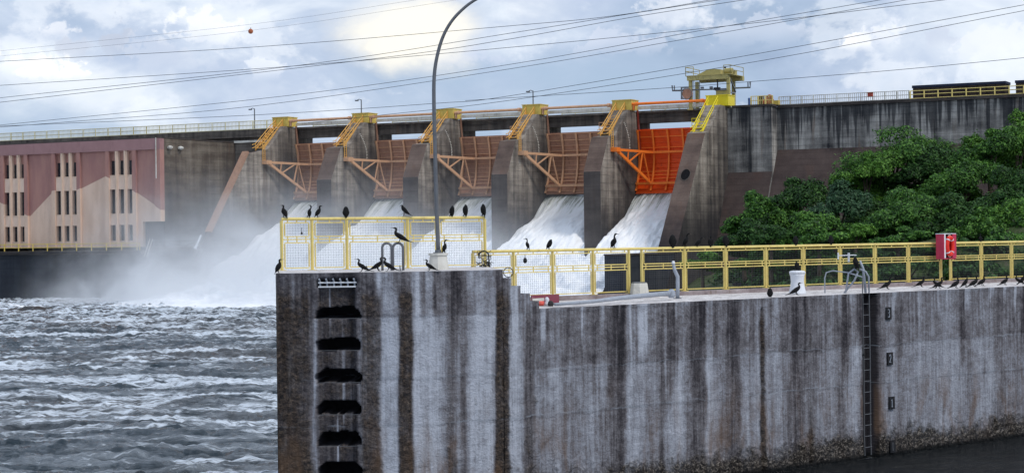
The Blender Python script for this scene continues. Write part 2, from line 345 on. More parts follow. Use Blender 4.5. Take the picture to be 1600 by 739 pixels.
def thing(name, loc, label, cat, group=None):
    o = bpy.data.objects.new(name, None); o.empty_display_size = .2; COL.objects.link(o); o.location = loc
    return tag(o, label, cat, group)
def obj(name, mb, mats, parent=None, smooth=False, off=None):
    me = bpy.data.meshes.new(name)
    l = off if off is not None else (parent_loc(parent) if parent else Vector((0, 0, 0)))
    me.from_pydata([tuple(p-l) for p in mb.v], [], mb.f)
    if not isinstance(mats, (list, tuple)): mats = [mats]
    for mm in mats: me.materials.append(mm)
    if any(mb.mi): me.polygons.foreach_set('material_index', mb.mi)
    if smooth: me.polygons.foreach_set('use_smooth', [True]*len(me.polygons))
    me.update()
    o = bpy.data.objects.new(name, me); COL.objects.link(o)
    if parent: o.parent = parent
    elif off is not None: o.location = off
    return o
def parent_loc(p):
    l = Vector((0, 0, 0))
    while p is not None: l += p.location; p = p.parent
    return l
def copy_tree(o, parent=None):
    c = o.copy(); COL.objects.link(c); c.parent = parent
    for ch in [x for x in list(o.children)]: copy_tree(ch, c)
    return c
def np_mesh(name, V, Fc, mats, smooth=True):
    me = bpy.data.meshes.new(name); me.vertices.add(len(V)); me.vertices.foreach_set('co', V.astype(np.float32).ravel())
    k = Fc.shape[1]; me.loops.add(Fc.size); me.loops.foreach_set('vertex_index', Fc.astype(np.int32).ravel())
    me.polygons.add(len(Fc)); me.polygons.foreach_set('loop_start', np.arange(0, Fc.size, k, dtype=np.int32))
    for mm in mats: me.materials.append(mm)
    me.update(calc_edges=True); me.validate()
    if smooth: me.polygons.foreach_set('use_smooth', np.ones(len(me.polygons), bool))
    return me
def grid_faces(nr, nc):
    i = np.arange(nr-1)[:, None]*nc+np.arange(nc-1)[None, :]
    return np.stack([i, i+1, i+1+nc, i+nc], -1).reshape(-1, 4)
def cr_spline(P_, n=5):
    out = []; P_ = [np.array(p, float) for p in P_]; P_ = [2*P_[0]-P_[1]]+P_+[2*P_[-1]-P_[-2]]
    for i in range(1, len(P_)-2):
        for k in range(n):
            t = k/n; a, b, c, d = P_[i-1:i+3]
            out.append(.5*((2*b)+(c-a)*t+(2*a-5*b+4*c-d)*t*t+(3*b-3*c+d-a)*t**3))
    out.append(P_[-2]); return out
# spine points: forward, up, half width, half depth  (unit = bird height)
_perm = RNG.permutation(4096)
def vnoise(x, y, seed=0):        # smooth value noise, numpy
    xi = np.floor(x).astype(int); yi = np.floor(y).astype(int); fx = x-xi; fy = y-yi
    fx = fx*fx*(3-2*fx); fy = fy*fy*(3-2*fy)
    h = lambda a, b: _perm[(_perm[(a+seed*71) & 4095]+b) & 4095]/4095.0
    return (h(xi, yi)*(1-fx)+h(xi+1, yi)*fx)*(1-fy)+(h(xi, yi+1)*(1-fx)+h(xi+1, yi+1)*fx)*fy
def fbm(x, y, o=4, seed=0):
    s = 0; a = 1; tt = 0
    for k in range(o): s = s+a*vnoise(x*2**k, y*2**k, seed+k); tt += a; a *= .5
    return s/tt
#PART2
# ================================================================== THE DAM
CAPU = [-42.87, -34.14, -25.37, -16.84, -8.38, 0.0]      # right face of each pier
PW = 1.5
WHERE = ['at the far left end of the gates', 'second from the left', 'third from the left, behind the lamp post', 'third from the right', 'next to the orange-red gate', 'at the right end with a round dark hole']
def prof_pier(i):
    if i == 0: return [(-2.7, -1), (-2.7, 15.3), (1.9, 15.45), (4.6, 13.2), (5.9, 12.98), (7.5, 12.75), (13.0, 5.7), (16.0, 1.8), (16.0, -1)]
    if i == 5: return [(-2.7, -1), (-2.7, 15.3), (2.5, 15.45), (5.0, 13.25), (5.9, 13.05), (12.05, 4.1), (15.2, -1)]
    return [(-2.7, -1), (-2.7, 15.3), (1.9, 15.45), (4.6, 13.2), (5.9, 13.05), (7.5, 10.2), (7.55, -1)]
for i, ur in enumerate(CAPU):
    pr = prof_pier(i); th = PW if i else .55
    t = thing('spillway_pier', D(ur, 5, 0), 'concrete spillway pier %s' % WHERE[i], 'pier', 'piers between the spillway gates')
    mb = MB(); mb.prism(pr, lambda w_, p, q: D(w_, p, q), ur-th, ur)
    # the last pier's hole stays flat: a black disc painted as its dark inside
    k = len(pr)
    for fi in range(len(mb.f)):
        mb.mi[fi] = 0
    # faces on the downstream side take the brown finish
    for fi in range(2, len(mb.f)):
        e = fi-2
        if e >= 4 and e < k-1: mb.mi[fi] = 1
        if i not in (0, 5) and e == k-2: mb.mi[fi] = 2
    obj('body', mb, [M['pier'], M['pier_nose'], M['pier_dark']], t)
    if i == 0:
        mb = MB(); mb.prism([(7.45, 12.82), (7.62, 12.95), (13.2, 5.82), (13.02, 5.72)], lambda w_, p, q: D(w_, p, q), ur-.62, ur+.03)
        obj('slope_coping', mb, paint('tan_orange_coping', (.33, .19, .125), .35, .85, (.16, .10, .08), .45, 1.5), t)
    if i == 5:   # round opening as a flat black disc, its inner shade painted in
        c = D(ur-th/2-.02, *[(lambda a, b: (5.9+(12.05-5.9)*a, 13.05+(4.1-13.05)*a))(.375, 0)][0])
        nrm = (D(0, 8.95, 6.15)-D(0, 0, 0)).normalized(); ax = Vector((UX, UY, 0)); ay = nrm.cross(ax)
        mb = MB(); o = len(mb.v); n = 24
        pts = [c+nrm*.012+(ax*math.cos(2*math.pi*a/n)*.36+ay*math.sin(2*math.pi*a/n)*.50) for a in range(n)]
        mb.add(pts, [tuple(range(n))]); obj('hole_shade_disc', mb, paint('painted_hole_shade', (.003, .003, .004), .1, 1.0, (.002, .002, .002)), t)
        mb = MB(); mb.tube([c+nrm*.015+(ax*math.cos(2*math.pi*a/n)*.40+ay*math.sin(2*math.pi*a/n)*.54) for a in range(n+1)], .03, 5); obj('hole_rim', mb, M['girder'], t)
    # rectangular parapet box on the pier head
    ym = M['yel_br'] if i == 5 else M['yel_old']
    mb = MB(); u0, u1 = ur-PW-.12, ur+(.12 if i < 5 else .3)
    z0, z1 = 15.46, 16.28
    mb.dbox(u0, u1, 1.35, 1.5, z0, z1); mb.dbox(u1-.15, u1, .0, 1.345, z0, z1); mb.dbox(u0, u0+.15, .0, 1.345, z0, z1); mb.dbox(u0+.15, u1-.15, .0, .12, z0, z1)
    mb.dbox(u0-.04, u1+.04, 1.3, 1.56, z1+.002, z1+.07); mb.dbox(u1-.2, u1+.04, -.04, 1.295, z1+.002, z1+.07)
    obj('head_parapet', mb, [ym if i < 5 else M['yel_br']], t)
    # sloping stair with its rails
    sm = M['yel_br'] if i == 5 else (M['yel_or'])
    va, za, vb, zb = (1.55, 15.5, 4.7, 13.15)
    if i == 5: va, za, vb, zb = 2.0, 15.5, 5.3, 13.0
    st = obj('stair_stringer', MB().bar(D(ur-1.25, va, za+.05), D(ur-1.25, vb, zb+.08), .06, .16).bar(D(ur-.5, va, za+.05), D(ur-.5, vb, zb+.08), .06, .16), sm, t)
    for uu in (ur-1.28, ur-.47):
        for h in (.32, .62):
            obj('handrail', MB().tube([D(uu, va-.2, za+h+.1), D(uu, vb, zb+h), D(uu, vb+.5, zb+h-.12)], .034, 6), sm, t)
        for k in range(5):
            f = k/4; p = D(uu, va+(vb-va)*f, za+(zb-za)*f); obj('rail_post', MB().tube([p, p+Vector((0, 0, .66))], .035, 5), sm, t)
    for k in range(9):
        f = (k+.5)/9; obj('stair_tread', MB().dbox(ur-1.22, ur-.53, va+(vb-va)*f-.12, va+(vb-va)*f+.12, za+(zb-za)*f+.05, za+(zb-za)*f+.10), sm, t)
    if i < 5:    # ladder down to the arm bearing
        mb = MB()
        for vv in (5.15, 5.5): mb.tube([D(ur+.1, vv, 12.15), D(ur+.1, vv, 13.9)], .03, 5)
        for k in range(9): mb.tube([D(ur+.1, 5.15, 12.25+k*.19), D(ur+.1, 5.5, 12.25+k*.19)], .022, 4)
        obj('access_ladder', mb, M['yel_or'], t)
        # pale gauge marks painted in an arc on the side
        mb = MB()
        for k in range(17):
            f = k/16; vv = 2.75-1.05*f+.35*math.sin(f*math.pi)*-1; zz = 14.35-2.2*f
            mb.dbox(ur+.004, ur+.012, vv-.09-.05*(k % 2), vv+.06, zz-.035, zz+.035)
        if i: obj('gauge_marks', mb, M['parapet'], t)
        obj('bearing_block', MB().dbox(ur-.0, ur+.55, 4.75, 5.5, 11.85, 12.2), M['rust_rib'] if i < 4 else M['orange_rib'], t)

# ------------------------------------------------------------------ gates
GC = (5.2, 11.7); GR = 5.6
def gv(z, r=GR): return GC[0]-math.sqrt(r*r-(z-GC[1])**2)
GL = ['leftmost rusty orange spillway gate, hazy behind the spray', 'rusty orange spillway gate, second from the left', 'rusty orange spillway gate right of the tall lamp post', 'rusty orange gate next to the bright orange-red one', 'freshly painted bright orange-red spillway gate']
GN = ['leftmost rusty', 'second rusty', 'middle rusty', 'fourth rusty', 'bright orange-red']
for i in range(5):
    u0, u1 = CAPU[i]+.03, CAPU[i+1]-PW-.03
    skin, rib = (M['orange'], M['orange_rib']) if i == 4 else (M['rust'], M['rust_rib'])
    t = thing('spillway_gate', D((u0+u1)/2, 0, 8.6), GL[i], 'gate', 'radial gates of the spillway')
    zs = [8.62+(13.9-8.62)*k/14 for k in range(15)]
    mb = MB(); mb.prism([(gv(z), z) for z in zs]+[(gv(z, GR+.1)-.0, z) for z in zs[::-1]], lambda w_, p, q: D(w_, p, q), u0, u1)
    obj('skin_plate', mb, skin, t)
    proto = None
    for z in (8.9, 9.45, 9.75, 10.05, 10.35, 10.7, 11.1, 11.5, 12.35, 12.8, 13.25, 13.8):
        obj('stiffener', MB().dbox(u0+.02, u1-.02, gv(z)+.002, gv(z)+.15, z-.035, z+.035), rib if int(z*100) % 2 else M['rust_mid'] if i < 4 else skin, t)
    n = 5
    for k in range(n+1):
        uu = u0+.06+(u1-u0-.12)*k/n
        mb = MB(); zz = [8.75+(13.85-8.75)*j/10 for j in range(11)]
        mb.prism([(gv(z)+.165, z) for z in zz]+[(gv(z)+.30, z) for z in zz[::-1]], lambda w_, p, q: D(w_, p, q), uu-.07, uu+.07)
        obj('vertical_girder', mb, rib, t)
    for z, h in ((11.95, .17), (9.35, .17)):
        obj('main_beam', MB().dbox(u0+.05, u1-.05, gv(z)+.31, gv(z)+.58, z-h/2, z+h/2), rib, t)
    for sgn, ua in ((1, u0), (-1, u1)):
        A = D(ua+.3*sgn, 5.1, 12.02); ue = ua+1.35*sgn
        B = D(ue, gv(11.95)+.45, 11.95); Cc = D(ue, gv(9.35)+.45, 9.38)
        arm = obj('arm', MB().bar(A, B, .16, .20), rib, t)
        obj('lower_chord', MB().bar(A, Cc, .16, .22), rib, arm)
        L = lambda a, b, f: a+(b-a)*f
        for a_, b_, wd in ((L(A, B, .33), L(A, Cc, .33), .09), (L(A, Cc, .36), L(A, B, .68), .10), (L(A, B, .72), L(A, Cc, .68), .10), (L(A, B, .74), L(A, Cc, .98), .09)):
            obj('brace', MB().bar(a_, b_, wd, wd), rib, arm)
    obj('seal_edge', MB().dbox(u0+.03, u1-.03, gv(8.62)+.01, gv(8.62)+.12, 8.50, 8.62), M['pier_dark'] if i < 4 else skin, t)
    obj('hoist_rod', MB().bar(D(u0+.12, .25, 15.5), D(u0+.12, gv(12.2)+.2, 12.2), .13, .13), M['rust'] if i < 4 else paint('dark_red_steel', (.33, .05, .03), .2, .5), t)
    # hoist drive shaft across the bay in front of the walkway
    hs = thing('hoist_shaft', D((u0+u1)/2, 1.4, 15.75), ('bright orange' if i == 4 else 'faded orange')+' hoist shaft above the %s gate' % GN[i], 'shaft', 'hoist shafts above the gates')
    ctr = D((u0+u1)/2, 1.4, 15.75)
    obj('shaft_tube', MB().tube([D(CAPU[i]+.13, 1.3, 15.95), D(CAPU[i+1]-PW-.13, 1.3, 15.95)], .115, 8), rib if i == 4 else M['rust_rib'], hs)
    for uu in (u0+.5, u1-.5): obj('coupling', MB().tube([D(uu-.12, 1.3, 15.95), D(uu+.12, 1.3, 15.95)], .17, 10), rib, hs)
    obj('bracket', MB().dbox(u0+.2, u0+.3, 1.2, 1.4, 15.45, 15.85).dbox(u1-.3, u1-.2, 1.2, 1.4, 15.45, 15.85), rib, hs)
    # small platform with rail beside the gate top
    gp = thing('gate_platform', D(u1-.8, .5, 13.9), 'small railed platform at the top right corner of the %s gate' % GN[i], 'platform', 'service platforms at the gate tops')
    pm = M['yel_br'] if i == 4 else M['rust_rib']
    obj('floor_grid', MB().dbox(u1-1.5, u1-.05, .35, 1.1, 13.93, 13.99), pm, gp)
    for z in (14.25, 14.55): obj('rail', MB().tube([D(u1-1.5, .4, z), D(u1-1.5, 1.1, z), D(u1-.05, 1.1, z)], .03, 5), pm, gp)
    for uu in (u1-1.5, u1-1.0, u1-.5, u1-.05): obj('post', MB().tube([D(uu, 1.1, 13.95), D(uu, 1.1, 14.58)], .03, 5), pm, gp)

# ------------------------------------------------------------------ bridge over the gates
bt = thing('walkway_bridge', D(-21, -1, 14.3), 'long dark concrete bridge running over the tops of the spillway piers', 'bridge')
for i in range(5):
    u0, u1 = CAPU[i]+.01, CAPU[i+1]-PW-.01
    obj('girder', MB().dbox(u0, u1, -1.0, -.3, 14.42, 15.25), M['girder'], bt)
    obj('girder', MB().dbox(u0, u1, -2.65, -1.9, 14.68, 15.25), M['girder'], bt)
    obj('deck_slab', MB().dbox(u0, u1, -2.7, .25, 15.253, 15.42), M['girder'], bt)
    obj('kerb_rail', MB().dbox(u0, u1, .12, .22, 15.55, 15.83), M['parapet'], bt)
def railing(name, pts, h, label, mat, group=None, step=1.5, bars=(1, .55), rr=.03, infill=False, parent_off=None):
    t = thing(name, pts[0], label, 'railing', group)
    for f in bars:
        obj('rail', MB().tube([Vector(p)+Vector((0, 0, h*f)) for p in pts], rr, 5), mat, t)
    posts = []
    for a, b in zip(pts[:-1], pts[1:]):
        a, b = Vector(a), Vector(b); n = max(1, round((b-a).length/step))
        posts += [a+(b-a)*k/n for k in range(n)]
    posts.append(Vector(pts[-1]))
    me = None
    for p in posts:
        if me is None:
            o = obj('post', MB().box(-rr*1.2, rr*1.2, -rr*1.2, rr*1.2, 0, h), mat, None); me = o.data
        else:
            o = bpy.data.objects.new('post', me); COL.objects.link(o)
        o.parent = t; o.location = p-t.location
    if infill:
        mb = MB()
        for a, b in zip(pts[:-1], pts[1:]):
            a, b = Vector(a), Vector(b); n = max(1, round((b-a).length/.16))
            for k in range(n):
                p = a+(b-a)*(k+.5)/n; mb.box(p.x-.018, p.x+.018, p.y-.018, p.y+.018, p.z+.02, p.z+h*.98)
        q = obj('infill_bars', mb, mat, t); q['kind'] = 'stuff'
    return t
# left crest road wall and its railing
obj('body', MB().dbox(-100, CAPU[0]-PW-.01, -3, -.3, -1, 15.25).dbox(-100, CAPU[0]-PW-.01, -.3, .15, 14.7, 15.42), [M['girder']],
    thing('dam_crest_wall', D(-70, 0, 0), 'dark concrete dam crest running behind the painted powerhouse to the left', 'dam wall'))
railing('crest_railing', [D(-100, 0, 15.42), D(-79.5, 0, 15.42), D(-44.6, 0, 15.42)], .80, 'thin ochre railing along the dam crest above the powerhouse', M['pale_ochre'], 'railings on the dam crest', 1.6, (1, .5, .05), .035, True)
for i in range(5):
    railing('crest_railing', [D(CAPU[i]+.2, -2.5, 15.42), D(CAPU[i+1]-PW-.2, -2.5, 15.42)], .62, 'pale yellow railing on the bridge above the %s gate' % ['first', 'second', 'third', 'fourth', 'orange-red fifth'][i], M['pale_ochre'], 'railings on the dam crest', 1.3, (1, .5), .03, True)
# right non-overflow dam: protruding block, then the long recessed face; sloping lower faces
dw = thing('gravity_dam_wall', D(8, 0, 0), 'massive streaked concrete dam wall rising behind the trees on the right', 'dam wall')
mb = MB()
mb.prism([(-4, -1), (-4, 15.28), (.88, 15.28), (.88, 10.03), (6.5, -1)], lambda w_, p, q: D(w_, p, q), 0.004, 3.75, 0)
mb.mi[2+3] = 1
obj('front_block', mb, [M['crest'], M['buttress']], dw)
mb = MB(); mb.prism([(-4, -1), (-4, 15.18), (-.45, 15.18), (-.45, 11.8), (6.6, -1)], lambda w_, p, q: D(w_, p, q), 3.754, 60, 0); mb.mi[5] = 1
obj('main_wall', mb, [M['crest'], M['buttress']], dw)
obj('coping', MB().dbox(.45, 3.85, -.3, 1.0, 15.284, 15.46), M['pier_dark'], dw)
obj('coping', MB().dbox(3.854, 60, -.9, -.28, 15.184, 15.42), M['pier_dark'], dw)
mb = MB()     # vertical seams between wall blocks
for uu in (9.2, 14.4, 19.6, 24.8, 30): mb.dbox(uu, uu+.035, -.452, -.44, 11.85, 15.17)
obj('joint_strip', mb, M['black'], dw)
railing('crest_railing', [D(1.9, .55, 15.46), D(3.75, .55, 15.46)], .7, 'bright yellow railing beside the portal crane', M['yel'], 'railings on the dam crest', .6, (1, .5), .03, True)
railing('crest_railing', [D(3.9, -.5, 15.42), D(14.6, -.5, 15.42)], .68, 'pale cream railing on the dam crest between crane and dark shed', M['parapet'], 'railings on the dam crest', 1.0, (1, .5, .05), .03, True)
railing('crest_railing', [D(14.7, -.42, 15.42), D(24.5, -.42, 15.42)], .62, 'yellow railing in front of the dark sheds on the dam crest', M['yel'], 'railings on the dam crest', 1.12, (1, .55, .04), .035)
for (a, b, lab) in ((14.75, 21.9, 'long dark brown shed with navy top on the dam crest at upper right'), (22.7, 27.5, 'dark brown shed cut by the right edge of the photo')):
    t = thing('dark_shed', D((a+b)/2, -1.6, 15.3), lab, 'shed', 'dark sheds on the dam crest')
    obj('body', MB().dbox(a, b, -2.6, -1.0, 15.2, 16.30), M['shed'], t)
    obj('roof', MB().dbox(a-.05, b+.05, -2.7, -.92, 16.303, 16.5), M['shedtop'], t)
    n = 10
    for k in range(n): obj('panel', MB().dbox(a+(b-a)*k/n+.03, a+(b-a)*(k+1)/n-.03, -.997, -.96, 15.45, 16.28), M['shed'], t)
# red machine and small box
t = thing('valve_machine', D(2.9, -.5, 15.4), 'small red and dark machine standing behind the crest railing right of the crane', 'machine')
obj('dark_cabinet', MB().dbox(2.25, 2.6, -.6, -.2, 15.3, 16.22), M['black'], t)
obj('red_body', MB().tube([D(2.65, -.4, 15.65), D(3.45, -.4, 15.65)], .32, 12), M['redmach'], t)
obj('red_wheel', MB().torus(D(3.25, -.15, 16.0), .24, .07, (UX, UY, 0), (0, 0, 1), 16, 6).lathe(D(3.25, -.4, 15.7), [(.2, 0), (.2, .4), (.1, .5)], 12), M['redmach'], t)
obj('yellow_base', MB().dbox(3.3, 4.0, -.6, -.1, 15.45, 15.8), M['yel_old'], t)
t = thing('blue_drum', D(1.6, -.3, 15.3), 'small blue drum beside the leg of the portal crane', 'drum')
obj('drum', MB().lathe(D(1.55, -.2, 15.3), [(.16, 0), (.17, .05), (.16, .5), (.17, .75), (.15, .8)], 14), paint('blue_drum_paint', (.08, .15, .38), .2, .5), t)
t = thing('red_box', D(11.7, -.6, 15.6), 'small red-brown box fixed on the crest railing', 'box')
obj('box', MB().dbox(11.35, 11.75, -.38, -.15, 15.75, 16.05), M['redmach'], t); obj('lid', MB().dbox(11.3, 11.8, -.4, -.12, 16.053, 16.09), M['rust'], t)

# ------------------------------------------------------------------ portal crane over pier 6
ct = thing('portal_crane', D(0, -1, 15.3), 'olive yellow portal crane on four legs standing on the dam crest', 'crane')
def cu(px, v): return on_v(px, 150, v)[0]
def cz(px, py, v): return on_v(px, py, v)[1]
zb_ = cz(1110, 124, -.5); zt_ = cz(1110, 110.5, -.5)
for px, v in ((1082, .2), (1141, .2), (1092, -2.4), (1149, -2.4)):
    u = cu(px, v); obj('leg', MB().bar(D(u, v, 15.42), D(u, v, zb_), .26, .26), M['crane'], ct)
    obj('foot', MB().dbox(u-.2, u+.2, v-.3, v+.3, 15.3, 15.42), M['crane'], ct)
ul, ur_ = cu(1078, .2), cu(1150, -1)
obj('bridge_beam', MB().dbox(ul, ur_, -.05, .45, zb_-.12, zb_+.22), M['crane'], ct)
obj('bridge_beam', MB().dbox(ul+.1, ur_+.3, -2.6, -2.15, zb_-.12, zb_+.22), M['crane'], ct)
obj('deck_plate', MB().dbox(ul-.1, ur_+.25, -2.65, .5, zb_+.223, zb_+.28), M['crane'], ct)
mb = MB(); a_, b_ = ul+.7, ul+2.75
mb.prism([(a_, zb_+.29), (b_, zb_+.29), (b_, zt_), (b_-.5, zt_+.06), (a_+.9, zt_+.04), (a_, zt_-.35)], lambda w_, p, q: D(p, w_, q), -1.9, -.1)
obj('winch_house', mb, M['crane'], ct)
obj('motor', MB().tube([D(b_+.1, -.9, zb_+.62), D(b_+.75, -.9, zb_+.62)], .24, 12), M['crane'], ct)
obj('side_cabin', MB().dbox(b_+.1, b_+.8, -1.8, -1.2, zb_+.29, zt_-.05), M['crane'], ct)
for pts in ([D(ul-.1, .48, 0), D(ul+.6, .48, 0)], [D(ul-.1, .48, 0), D(ul-.1, -2.6, 0)], [D(ur_-.35, .48, 0), D(ur_+.22, .48, 0)], [D(ur_+.22, .48, 0), D(ur_+.22, -2.6, 0)]):
    mb = MB()
    for h in (.35, .7): mb.tube([p+Vector((0, 0, zb_+.28+h)) for p in pts], .03, 5)
    for p in pts: mb.tube([p+Vector((0, 0, zb_+.28)), p+Vector((0, 0, zb_+.98))], .03, 5)
    obj('guard_rail', mb, M['crane'], ct)
zc = cz(1110, 139, 0)
obj('cable_arm', MB().tube([D(cu(1053, 0), 0, cz(1053, 134, 0)), D(cu(1053.5, 0), 0, cz(1053, 142, 0)), D(cu(1083, 0), 0, cz(1083, 141.5, 0))], .075, 6).tube([D(cu(1056.5, 0), 0, cz(1056.5, 134, 0)), D(cu(1056.5, 0), 0, cz(1056.5, 142, 0))], .05, 5), M['galv'], ct)
obj('cable_arm', MB().tube([D(cu(1150, 0), 0, cz(1150, 138, 0)), D(cu(1175, 0), 0, cz(1175, 137, 0)), D(cu(1175, 0), 0, cz(1175, 128, 0))], .075, 6).tube([D(cu(1171.5, 0), 0, cz(1171, 137, 0)), D(cu(1171.5, 0), 0, cz(1171, 128, 0))], .05, 5), M['galv'], ct)
obj('cross_pipe', MB().tube([D(cu(1083, .2), .2, cz(1083, 141, .2)), D(cu(1118, .2), .2, cz(1118, 140, .2)), D(cu(1141, .2), .2, cz(1141, 139, .2))], .06, 6).dbox(cu(1098, .2), cu(1102, .2), .1, .3, cz(1100, 139, .2), cz(1100, 136, .2)).dbox(cu(1112, .2), cu(1116, .2), .1, .3, cz(1114, 139, .2), cz(1114, 135.5, .2)), M['galv'], ct)
obj('hook_block', MB().dbox(cu(1119, .1), cu(1128, .1), 0, .3, cz(1124, 141, .1), cz(1124, 137, .1)).tube([D(cu(1124, .1), .1, 15.5), D(cu(1124, .1), .1, zb_-.12)], .06, 6), M['black'], ct)
obj('control_cabin', MB().dbox(cu(1122, .3), cu(1138, .3), -.5, .4, cz(1130, 158, .3), cz(1130, 142, .3)), M['crane'], ct)
obj('cabin_roof', MB().dbox(cu(1121, .3), cu(1139, .3), -.6, .5, cz(1130, 142, .3)+.003, cz(1130, 141, .3)), M['galv'], ct)
cr_ = D(cu(1077, .45), .45, cz(1077, 147, .45))
obj('cable_drum', MB().tube([cr_+Vector((VX, VY, 0))*-.15, cr_+Vector((VX, VY, 0))*.15], .42, 20), M['rust'], ct)
obj('drum_frame', MB().torus(cr_+Vector((VX, VY, 0))*.2, .46, .035, (UX, UY, 0), (0, 0, 1), 20, 5).dbox(cu(1066.5, .3), cu(1068.5, .3), .25, .33, cz(1067, 155, .3), cz(1067, 137, .3)).dbox(cu(1066.5, .3), cu(1079, .3), .25, .33, cz(1067, 155.5, .3), cz(1067, 154, .3)).dbox(cu(1066.5, .3), cu(1079, .3), .25, .33, cz(1067, 138.5, .3), cz(1067, 137, .3)), M['galv'], ct)
obj('leg_cable', MB().tube([D(cu(1096, 0), 0, 15.5), D(cu(1096, 0), 0, zb_)], .03, 5).tube([D(cu(1087, 0), 0, 15.5), D(cu(1087, 0), 0, zb_)], .03, 5), M['wire'], ct)
obj('brace', MB().bar(D(cu(1143, .2), .1, zb_-.1), D(cu(1150, -2), -2.3, zb_-1.0), .1, .1).bar(D(cu(1142, .2), .1, cz(1141, 145, 0)), D(cu(1149, -2), -2.3, cz(1149, 145, -2)), .1, .1), M['galv'], ct)
obj('top_light', MB().lathe(D(cu(1136, -1), -1, zt_), [(.03, 0), (.03, .15), (.09, .16), (.09, .28), (.02, .3)], 10), M['black'], ct)

# ------------------------------------------------------------------ small lamp poles on the dam
for px, yb, yt, v, sgn, lab in ((835.5, 170, 142, 1.2, -1, 'slim lamp pole standing on the third pier head from the right'), (567, 182, 156, 1.2, -1, 'slim lamp pole standing on the second pier head from the left'), (400, 190, 170, -.2, 1, 'small faint lamp pole on the crest above the powerhouse end')):
    u = on_v(px, yb, v)[0]; z1 = on_v(px, yt, v)[1]
    t = thing('lamp_pole', D(u, v, 15.45), lab, 'lamp post', 'lamp poles on the dam crest')
    obj('pole', MB().tube([D(u, v, 15.4), D(u, v, z1)], [.07, .05], 6), M['galv'], t)
    obj('lamp_arm', MB().tube([D(u, v, z1-.05), D(u-.22*1, v, z1+.05), D(u-.4, v, z1-.02)], .035, 5), M['galv'], t)
    obj('lamp_head', MB().dbox(u-.62, u-.34, v-.1, v+.1, z1-.12, z1-.01), M['galv'], t)

# ------------------------------------------------------------------ powerhouse
FV = 13.86
pt = thing('powerhouse', D(-60, FV, 0), 'windowed powerhouse painted in wine red and cream mountain shapes', 'building')
def fu(px): return on_v(px, 300, FV)[0]
ucorn = fu(252); ZR = 14.06
obj('core_wall', MB().dbox(-95, ucorn-.006, 0.2, FV-.5, 4.6, ZR-.05), M['ph_side'], pt)
obj('side_wall', MB().prism([(.2, 4.6), (.2, ZR-.06), (FV-.48, ZR-.06), (FV-.48, 4.6)], lambda w_, p, q: D(w_, p, q), ucorn-.005, ucorn+.02), M['ph_side'], pt)
obj('roof_edge', MB().dbox(-95, ucorn+.06, 0.1, FV+.1, ZR-.045, ZR+.06), M['pier_dark'], pt)
obj('head_band', MB().dbox(-95, ucorn+.03, FV-.49, FV+.12, 13.05, ZR-.05), M['purple'], pt)
z_low = 4.55; ucut = fu(222)
groups = [(fu(8), fu(39.5)), (fu(88), fu(121.5)), (fu(172.5), fu(208.5))]
L0 = groups[1][0]-groups[0][0]
groups = [(groups[0][0]-L0*2, groups[0][1]-L0*2), (groups[0][0]-L0, groups[0][1]-L0)]+groups
pan = []   # recessed panels between window groups
edges = []
for gi, (a, b) in enumerate(groups):
    pw = .42
    for e in (a-pw, b):
        obj('pilaster', MB().dbox(e+.003, e+pw-.003, FV-.49, FV+.10, z_low, 13.048), M['facade'], pt)
    nx = groups[gi+1][0] if gi < len(groups)-1 else None
    if nx is not None: pan.append((b+pw, nx-pw))
    # rows of windows: recess, mullions, sills
    rows = [(10.85, 12.95, 12.2), (7.45, 9.65, 9.65), (5.05, 6.5, 6.5)]
    wcol = []
    W3 = (b-a); ww = W3*.24; gap = (W3-3*ww)/2
    for k in range(3): wcol.append((a+k*(ww+gap)+.0, a+k*(ww+gap)+ww))
    zprev = z_low
    for k in range(2):       # cream piers between the three windows
        obj('mullion', MB().dbox(wcol[k][1]+.003, wcol[k+1][0]-.003, FV-.49, FV+.02, z_low, 13.045), M['creamwall'], pt)
        obj('drip_rib', MB().dbox((wcol[k][1]+wcol[k+1][0])/2-.07, (wcol[k][1]+wcol[k+1][0])/2+.07, FV+.023, FV+.09, z_low, 13.04), M['sill'], pt)
    for (c0, c1) in wcol:
        zl = z_low
        for (r0, r1, rg) in rows[::-1]:
            obj('spandrel', MB().dbox(c0, c1, FV-.49, FV-.03, zl, r0), M['creamwall'], pt)
            wn = obj('window', MB().dbox(c0, c1, FV-.49, FV-.33, r0+.003, rg-.003), M['glass'], pt)
            obj('sill', MB().dbox(c0, c1, FV-.32, FV+.0, r0+.004, r0+.07), M['sill'], wn)
            obj('glazing_bar', MB().dbox(c0, c1, FV-.328, FV-.29, (r0+rg)/2-.025, (r0+rg)/2+.025).dbox((c0+c1)/2-.02, (c0+c1)/2+.02, FV-.328, FV-.295, r0+.08, (r0+rg)/2-.03), M['black'], wn)
            if rg < r1: obj('transom_panel', MB().dbox(c0, c1, FV-.49, FV-.25, rg, r1), M['redpanel'], pt)
            zl = r1
        obj('spandrel', MB().dbox(c0, c1, FV-.49, FV-.03, zl+.001, 13.045), M['facade'], pt)
pan.append((groups[-1][1]+.42, fu(244)))
for k, (a, b) in enumerate(pan):
    if k < len(pan)-1: obj('wall_panel', MB().dbox(a+.002, b-.002, FV-.49, FV-.12, z_low, 13.045), M['facade'], pt)
    else:
        obj('wall_panel', MB().dbox(a+.002, ucut, FV-.49, FV-.12, z_low, 13.045), M['facade'], pt)
        obj('wall_panel', MB().dbox(ucut+.002, b-.002, FV-.49, FV-.12, 6.75, 13.045), M['facade'], pt)
obj('pilaster', MB().dbox(fu(244), ucorn+.025, FV-.49, FV+.10, 6.75, 13.048), M['facade'], pt)
obj('drain_pipe', MB().tube([D(fu(247), FV+.16, 10.5), D(fu(247), FV+.16, ZR)], .05, 6), M['parapet'], pt)
